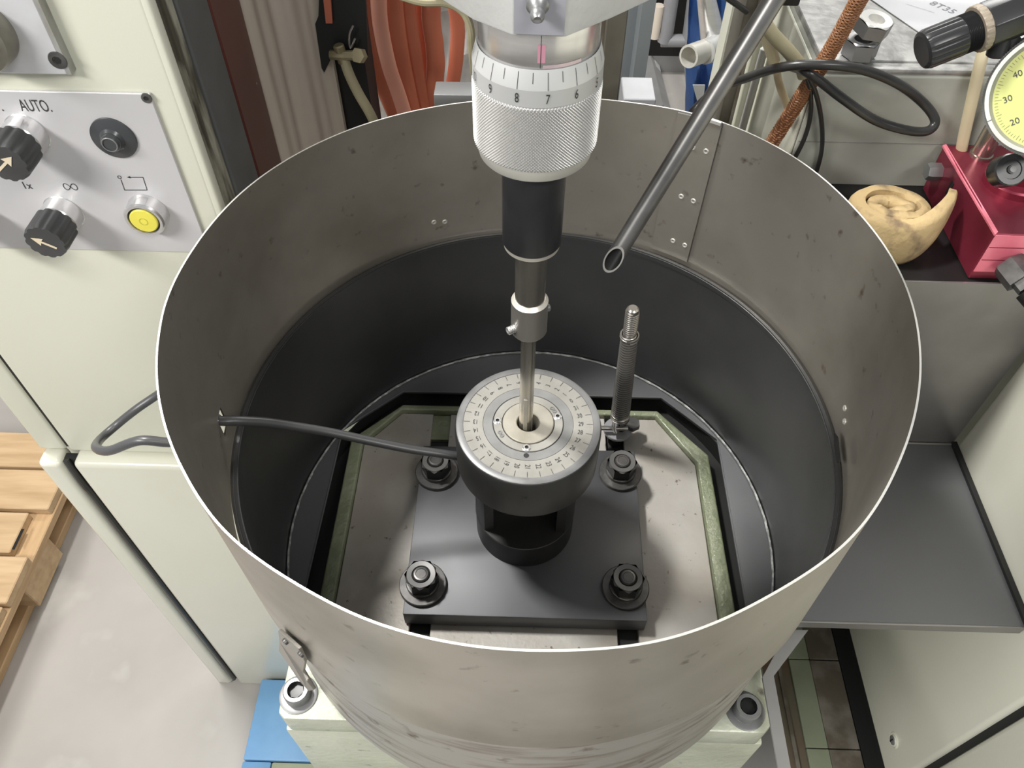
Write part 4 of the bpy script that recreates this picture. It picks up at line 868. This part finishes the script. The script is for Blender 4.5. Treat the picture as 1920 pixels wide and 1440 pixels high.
obj('key_slot', box((lx - .0042, ly - .0008, lz - .0042), (lx - .0034, ly + .0008, lz + .0042)), 'black', lk)
ms = thing('low_platform', 'low oily floor platform with a pale green strip between pedestal and right cabinet', 'platform', (.36, -.1, FLOOR))
obj('base_block', box((.232, -.75, FLOOR), (.4560, .30, -.756)), 'brown_dirt', ms)
ys = [-.75, (0.4032, -0.0876, -0.7500)[1], (0.3995, 0.0328, -0.7500)[1], .30]
for y0, y1 in zip(ys, ys[1:]):
    obj('green_strip', bevel(box((.3835, y0 + .0008, -.758), (.4130, y1 - .0008, -.7500)), .0008, 1), 'pale_green', ms)
    obj('cover_plate', bevel(box((.4135, y0 + .0008, -.758), (.4557, y1 - .0008, -.7505)), .0008, 1), 'brown_dirt', ms)
obj('rubber_mat', box((.4530, -.75, -.757), (.4560, .30, -.7515)), 'black', ms)
obj('drip_channel', box((.3420, -.75, -.758), (.3830, .30, -.7540)), 'brown_red', ms)
obj('channel_wall', box((.3650, -.75, -.758), (.3700, .30, -.7500)), 'brown_dirt', ms)
obj('side_casting', box((.232, -.75, -.758), (.3420, .30, -.7480)), 'apron', ms)

# ------------------------------------------------------------------ felt roll
bm = bmesh.new(); cx, cy = SPC; rows = []; NS = 150
def spr(t):
    if t < .80:
        u = t / .80; a = -2 * PI * 2.15 * (1 - u) - 1.35; r = .006 + .0255 * u ** .85
        return V(cx + r * 1.12 * math.cos(a), cy + r * .80 * math.sin(a), 0)
    u = (t - .80) / .20; p = spr(.7999); q = spr(.795); d = (p - q).normalized(); L = .052 * u
    d2 = V(math.cos(math.radians(14 + 26 * u)), math.sin(math.radians(14 + 26 * u)), 0)
    return p + d2 * L
H = .044
for i in range(NS + 1):
    t = i / NS; p = spr(t); d = (spr(min(1, t + .004)) - spr(max(0, t - .004))).normalized(); nrm2 = V(-d.y, d.x, 0)
    th = .0061 * (1 if t < .85 else 1 - .45 * (t - .85) / .15)
    zt_ = ZS + H * (1 + .05 * math.sin(t * 21)) + (-.004 * (1 - t) if t < .8 else .000) + .006 * max(0, (t - .8) / .2)
    zb_ = ZS + .0005 + (.034 * max(0, (t - .83) / .17) ** 1.2)
    row = []
    for s in (-1, 1):
        for j in range(9):
            f = j / 8; z = zb_ + (zt_ - zb_) * f; bul = .0035 * math.sin(PI * f) * (1 if t > .5 else 0)
            e = th * s * (1 - .35 * (2 * abs(f - .5)) ** 6); n3 = noise.noise((p.x * 60, p.y * 60, z * 60 + s)) * .0016
            rad = (p - V(cx, cy, 0)); rad = rad.normalized() if rad.length > 1e-6 else V(0, 0, 0)
            q = p + nrm2 * (e + n3) + rad * (bul * .6 + (1 - f) * .004 * min(1, t * 1.2)); row.append(bm.verts.new((q.x, q.y, z + noise.noise((t * 30, s, f)) * .001 * (1 if f > .5 else 0))))
    rows.append(row)
for A, B in zip(rows, rows[1:]):
    for j in range(8):
        bm.faces.new((A[j], A[j + 1], B[j + 1], B[j])); bm.faces.new((A[9 + j], B[9 + j], B[9 + j + 1], A[9 + j + 1]))
    bm.faces.new((A[8], A[17], B[17], B[8])); bm.faces.new((A[0], B[0], B[9], A[9]))
for A in (rows[0], rows[-1]): bm.faces.new(A[:9] + A[9:][::-1])
tag(obj('felt_roll', bm, 'sponge', smooth=75), 'dirty yellow rolled strip of thick felt standing on the dark shelf beside the red block', 'felt roll')

# ------------------------------------------------------------------ red block, gauge and regulator
rb = thing('red_block', 'red anodised metal block with worn pink edges on the dark shelf', 'block', (.42, .18, ZS))
ZR = -.0425
obj('body', bevel(box((.3720, .1215, ZS + .0005), (.50, .2500, ZR)), .0012, 1), 'red_ano', rb)
obj('worn_edge', prism3([(.3718, .1210, ZR + .0002), (.3755, .1245, ZR + .0004), (.3740, .2500, ZR + .0004), (.3712, .2500, ZR - .0010)], (0, 0, -.0016)), 'red_wear', rb, 'pink worn edge')
obj('worn_front', box((.3728, .1210, ZR - .0400), (.50, .1216, ZR - .0008)), 'red_wear', rb, 'pink scuffed front face')
obj('face_line', box((.3735, .1206, ZR - .0135), (.50, .1211, ZR - .0130)), 'red_ano', rb)
obj('face_line', box((.3735, .1206, ZR - .0270), (.50, .1211, ZR - .0265)), 'red_ano', rb)
hx = V(*(0.3720, 0.2355, -0.0622)); 
obj('side_bolt', lathe([(.0080, 0), (.0082, .010), (.0070, .0125), (0, .0125)], (-1, 0, 0), hx, 6), 'nut', rb)
obj('side_slot', box((.3712, hx.y - .030, hx.z - .006), (.3722, hx.y - .025, hx.z + .008)), 'black', rb)
px, py, pz = (0.3994, 0.2329, -0.0425)
obj('pillar', lathe([(.0100, 0), (.0100, .0030), (.0088, .0034), (.0088, .075)], (0, 0, 1), (px, py, ZR), 40), 'shaft', rb, 'steel pillar')
qx, qy, qz = (0.4133, 0.1910, -0.0425)
obj('boss', lathe([(.0260, 0), (.0260, .0060), (.0245, .0075), (.0150, .0075), (.0150, .0270), (.0140, .0285), (0, .0285)], (0, 0, 1), (qx, qy, ZR), 64), 'red_ano', rb, 'round red boss')
kx = V(*(0.3600, 0.1292, 0.0143)); kd = V(-.05, -.72, .69).normalized()
kn = obj('clamp_knob', lathe([(.0115, -.014), (.0125, -.012), (.0125, 0), (.0115, .0012), (.0075, .0012), (.0070, .0002), (.0035, .0002), (.0032, .0016), (0, .0016)], kd, kx, 40), 'regulator', rb)
obj('knob_pin', lathe([(.0026, .0014), (.0024, .0030), (0, .0032)], kd, kx, 20), 'dial_grey', kn)
obj('boss_screw', lathe([(.0030, .0074), (.0028, .0084), (.0014, .0084), (0, .0078)], (0, 0, 1), (qx + .006, qy - .019, ZR), 20), 'red_ano', rb)
hv = V(*(0.4015, 0.1050, -0.0737)); obj('hex_fitting', lathe([(0, -.016), (.0120, -.016), (.0135, -.013), (.0135, .004), (.0090, .004), (.0090, .012)], (.35, -.80, -.2), hv, 6), 'bolt', rb, 'dark hexagon hose fitting')
obj('hex_fitting', lathe([(0, 0), (.0105, 0), (.0105, .018), (.0080, .02), (0, .02)], (.45, -.75, -.25), V(*(0.4075, 0.0950, -0.0792)), 24), 'bolt_side', rb)

gg = thing('dial_gauge', 'round dial gauge with pale yellow face above the red block, cut by the right edge', 'gauge', (0.3605, 0.1389, 0.0742))
gc = V(*(0.3543, 0.1234, 0.0810)); cdv = (V(-.0123, -.3905, .369) - gc).normalized(); gn2 = (cdv + V(-.10, .05, .06)).normalized()
wx = V(1, 0, 0); gx = (V(.88, 0, .48) - gn2 * gn2.dot(V(.88, 0, .48))).normalized(); gy = gn2.cross(gx)
obj('case', lathe([(0, -.022), (.036, -.022), (.0405, -.016), (.0405, -.006), (.0425, -.005)], gn2, gc, 72), 'panel_edge', gg)
kb2 = bmesh.new(); n = 300; rr_ = []
for h, r, kn_ in ((-.005, .0425, 0), (-.0045, .0432, 1), (.0005, .0432, 1), (.001, .0425, 0)):
    rr_.append([kb2.verts.new(gc + gn2 * h + (gx * math.cos(2 * PI * k / n) + gy * math.sin(2 * PI * k / n)) * (r + (.0005 if kn_ and k % 2 else 0))) for k in range(n)])
for A, B in zip(rr_, rr_[1:]):
    for k in range(n): kb2.faces.new((A[k], A[(k + 1) % n], B[(k + 1) % n], B[k]))
obj('knurled_bezel', kb2, 'dial_grey', gg)
obj('bezel', lathe([(.0425, .001), (.0415, .0028), (.0388, .0030), (.0380, .0010), (.0368, -.0008)], gn2, gc, 96), 'gauge_rim', gg, 'worn grey bezel')
fc = obj('gauge_face', lathe([(.0370, -.0006), (0, -.0006)], gn2, gc, 72), 'gauge_face', gg, 'pale yellow dial face')
bt = bmesh.new(); bl = bmesh.new(); fo = gc - gn2 * .0004
# clockwise scale of 100; 20 and 30 sit on the visible left side
for k in range(100):
    a = math.radians(GA20 - (k - 20) * 3.6); d = gx * math.cos(a) + gy * math.sin(a); L = .0042 if k % 10 == 0 else (.0032 if k % 5 == 0 else .0020)
    strokes(bt, [fo + d * .0355, fo + d * (.0355 - L)], .00022, gn2, .0001)
    if k % 10 == 0: txt(bl, str(k), .0062, fo + d * .0275, gx, gy, 1.0, .0002)
obj('tick_marks', bt, 'ink', fc, fix=False); obj('numbers', bl, 'ink', fc, fix=False)
obj('stem', cyl(gc - gn2 * .016 - gy * .036, V(qx, qy, ZR + .028), .0048, 20), 'dial_grey', gg)
d = gx * math.cos(math.radians(GA20 - 16)) + gy * math.sin(math.radians(GA20 - 16))
obj('bezel_mark', strokes(bmesh.new(), [gc + gn2 * .0032 + d * .0415, gc + gn2 * .0030 + d * .0385], .0004, gn2), 'ink', gg, fix=False)
rg = thing('pressure_regulator', 'black fluted regulator knob with tan ring pointing left above the machine top', 'regulator', (0.2960, 0.1682, 0.0994))
E0, E1 = V(*(0.2700, 0.1547, 0.0952)), V(*(0.3047, 0.1623, 0.1075)); ed = (E1 - E0).normalized(); ea, eb, _ = frame(ed)
bm = bmesh.new(); n = 120; prof = [(0, -.0042), (.0105, -.0042), (.0128, -.0030), (.0138, 0), (.0138, .022), (.0132, .0235), (0, .0235)]; R_ = []
for r, h in prof:
    if r == 0: R_.append([bm.verts.new(E0 + ed * h)]); continue
    row = []
    for k in range(n):
        a = 2 * PI * k / n; g = max(0, math.cos(a * 12)) ** 3 * (.0011 if -.0005 < h < .0225 else 0); row.append(bm.verts.new(E0 + ed * h + (ea * math.cos(a) + eb * math.sin(a)) * (r - g)))
    R_.append(row)
for A, B in zip(R_, R_[1:]):
    for k in range(n):
        j = (k + 1) % n
        if len(A) == 1: bm.faces.new((A[0], B[j], B[k]))
        elif len(B) == 1: bm.faces.new((A[k], A[j], B[0]))
        else: bm.faces.new((A[k], A[j], B[j], B[k]))
obj('knob', bm, 'regulator', rg, 'fluted black knob', smooth=25)
pr_ = []
for k in range(9): pr_ += [(.0125, .0236 + k * .0011), (.0136, .0240 + k * .0011), (.0125, .0244 + k * .0011)]
obj('threaded_neck', lathe(pr_ + [(.0125, .035)], ed, E0, 48), 'regulator', rg)
rgk = []; bm = bmesh.new(); n = 96
for r, h in ((.0130, .0335), (.0155, .0335), (.0162, .0342), (.0162, .0385), (.0155, .0392), (.0130, .0392)):
    rgk.append([bm.verts.new(E0 + ed * h + (ea * math.cos(2 * PI * k / n) + eb * math.sin(2 * PI * k / n)) * (r - (.0007 if k % 4 == 0 and r > .0158 else 0))) for k in range(n)])
for A, B in zip(rgk, rgk[1:]):
    for k in range(n): bm.faces.new((A[k], A[(k + 1) % n], B[(k + 1) % n], B[k]))
obj('lock_ring', bm, 'ring_tan', rg, 'tan plastic ring')
obj('valve_body', bevel(lathe([(0, .0390), (.0165, .0390), (.0165, .078), (0, .078)], ed, E0, 8, phase=.3), .001, 2), 'regulator', rg)
obj('outlet', cyl(E0 + ed * .056, E0 + ed * .056 + V(.004, -.004, -.026), .0075, 20, bev=.001), 'regulator', rg)
obj('blue_arm', prism3([(0.3464, 0.1773, 0.0932), (0.3383, 0.1491, 0.0700), (0.3331, 0.1415, 0.0638), (0.3433, 0.1507, 0.0713), (0.3753, 0.1876, 0.1013)], (0, .012, 0)), 'regulator', rg, 'dark bracket arm')
obj('white_plug', cyl((0.3246, 0.1576, 0.1227), (0.3358, 0.1669, 0.1172), .0040, 20, bev=.0008), 'white_pipe', rg)

# ------------------------------------------------------------------ floor level: pallet and painted foundation
pal = thing('wooden_pallet', 'pine wood pallet lying on the concrete floor left of the cream cabinet', 'pallet', (-1.4, .3, FLOOR))
def board(name, lo, hi, m='wood'): return obj(name, bevel(box(lo, hi), .002, 1), m, pal)
xr = -1.030
for y0, y1, xe in ((.556, .650, -1.020), (.449, .549, -1.030), (.345, .440, (-1.0678, 0.4384, -1.1100)[0]), (.235, .337, -1.026), (.13, .228, -1.03), (.02, .12, -1.03), (-.09, .01, -1.03)):
    board('top_board', (-2.0, y0, -1.132), (xe, y1, -1.110))
for x0 in (-1.125, -1.55, -1.98): board('cross_runner', (x0, -.09, -1.154), (x0 + .098, .65, -1.132), 'wood_y')
for x0 in (-1.125, -1.55, -1.98):
    for y0 in (-.09, .28, .56): board('spacer_block', (x0, y0, -1.228), (x0 + .095, y0 + .125 if y0 < .5 else .65, -1.154))
    board('bottom_runner', (x0 - .01, -.09, -1.250), (x0 + .070, .65, -1.228), 'wood_y')
obj('dark_knot', box((-1.066, .352, -1.1105), (-1.060, .40, -1.1095)), 'bolt_side', pal)
fnd = thing('foundation_block', 'blue painted foundation ledge on the floor beside the cream cabinet', 'foundation', (-.35, 0, FLOOR))
obj('blue_block', bevel(box((-.514, -.0170, FLOOR), (-.236, .132, -1.200)), .003, 2), 'blue', fnd)
obj('blue_block', bevel(box((-.514, -.40, FLOOR), (-.460, -.0190, -1.200)), .003, 2), 'blue', fnd)
obj('green_block', bevel(box((-.459, -.40, FLOOR), (-.236, -.0190, -1.2005)), .003, 2), 'pale_green', fnd, 'pale green painted part')
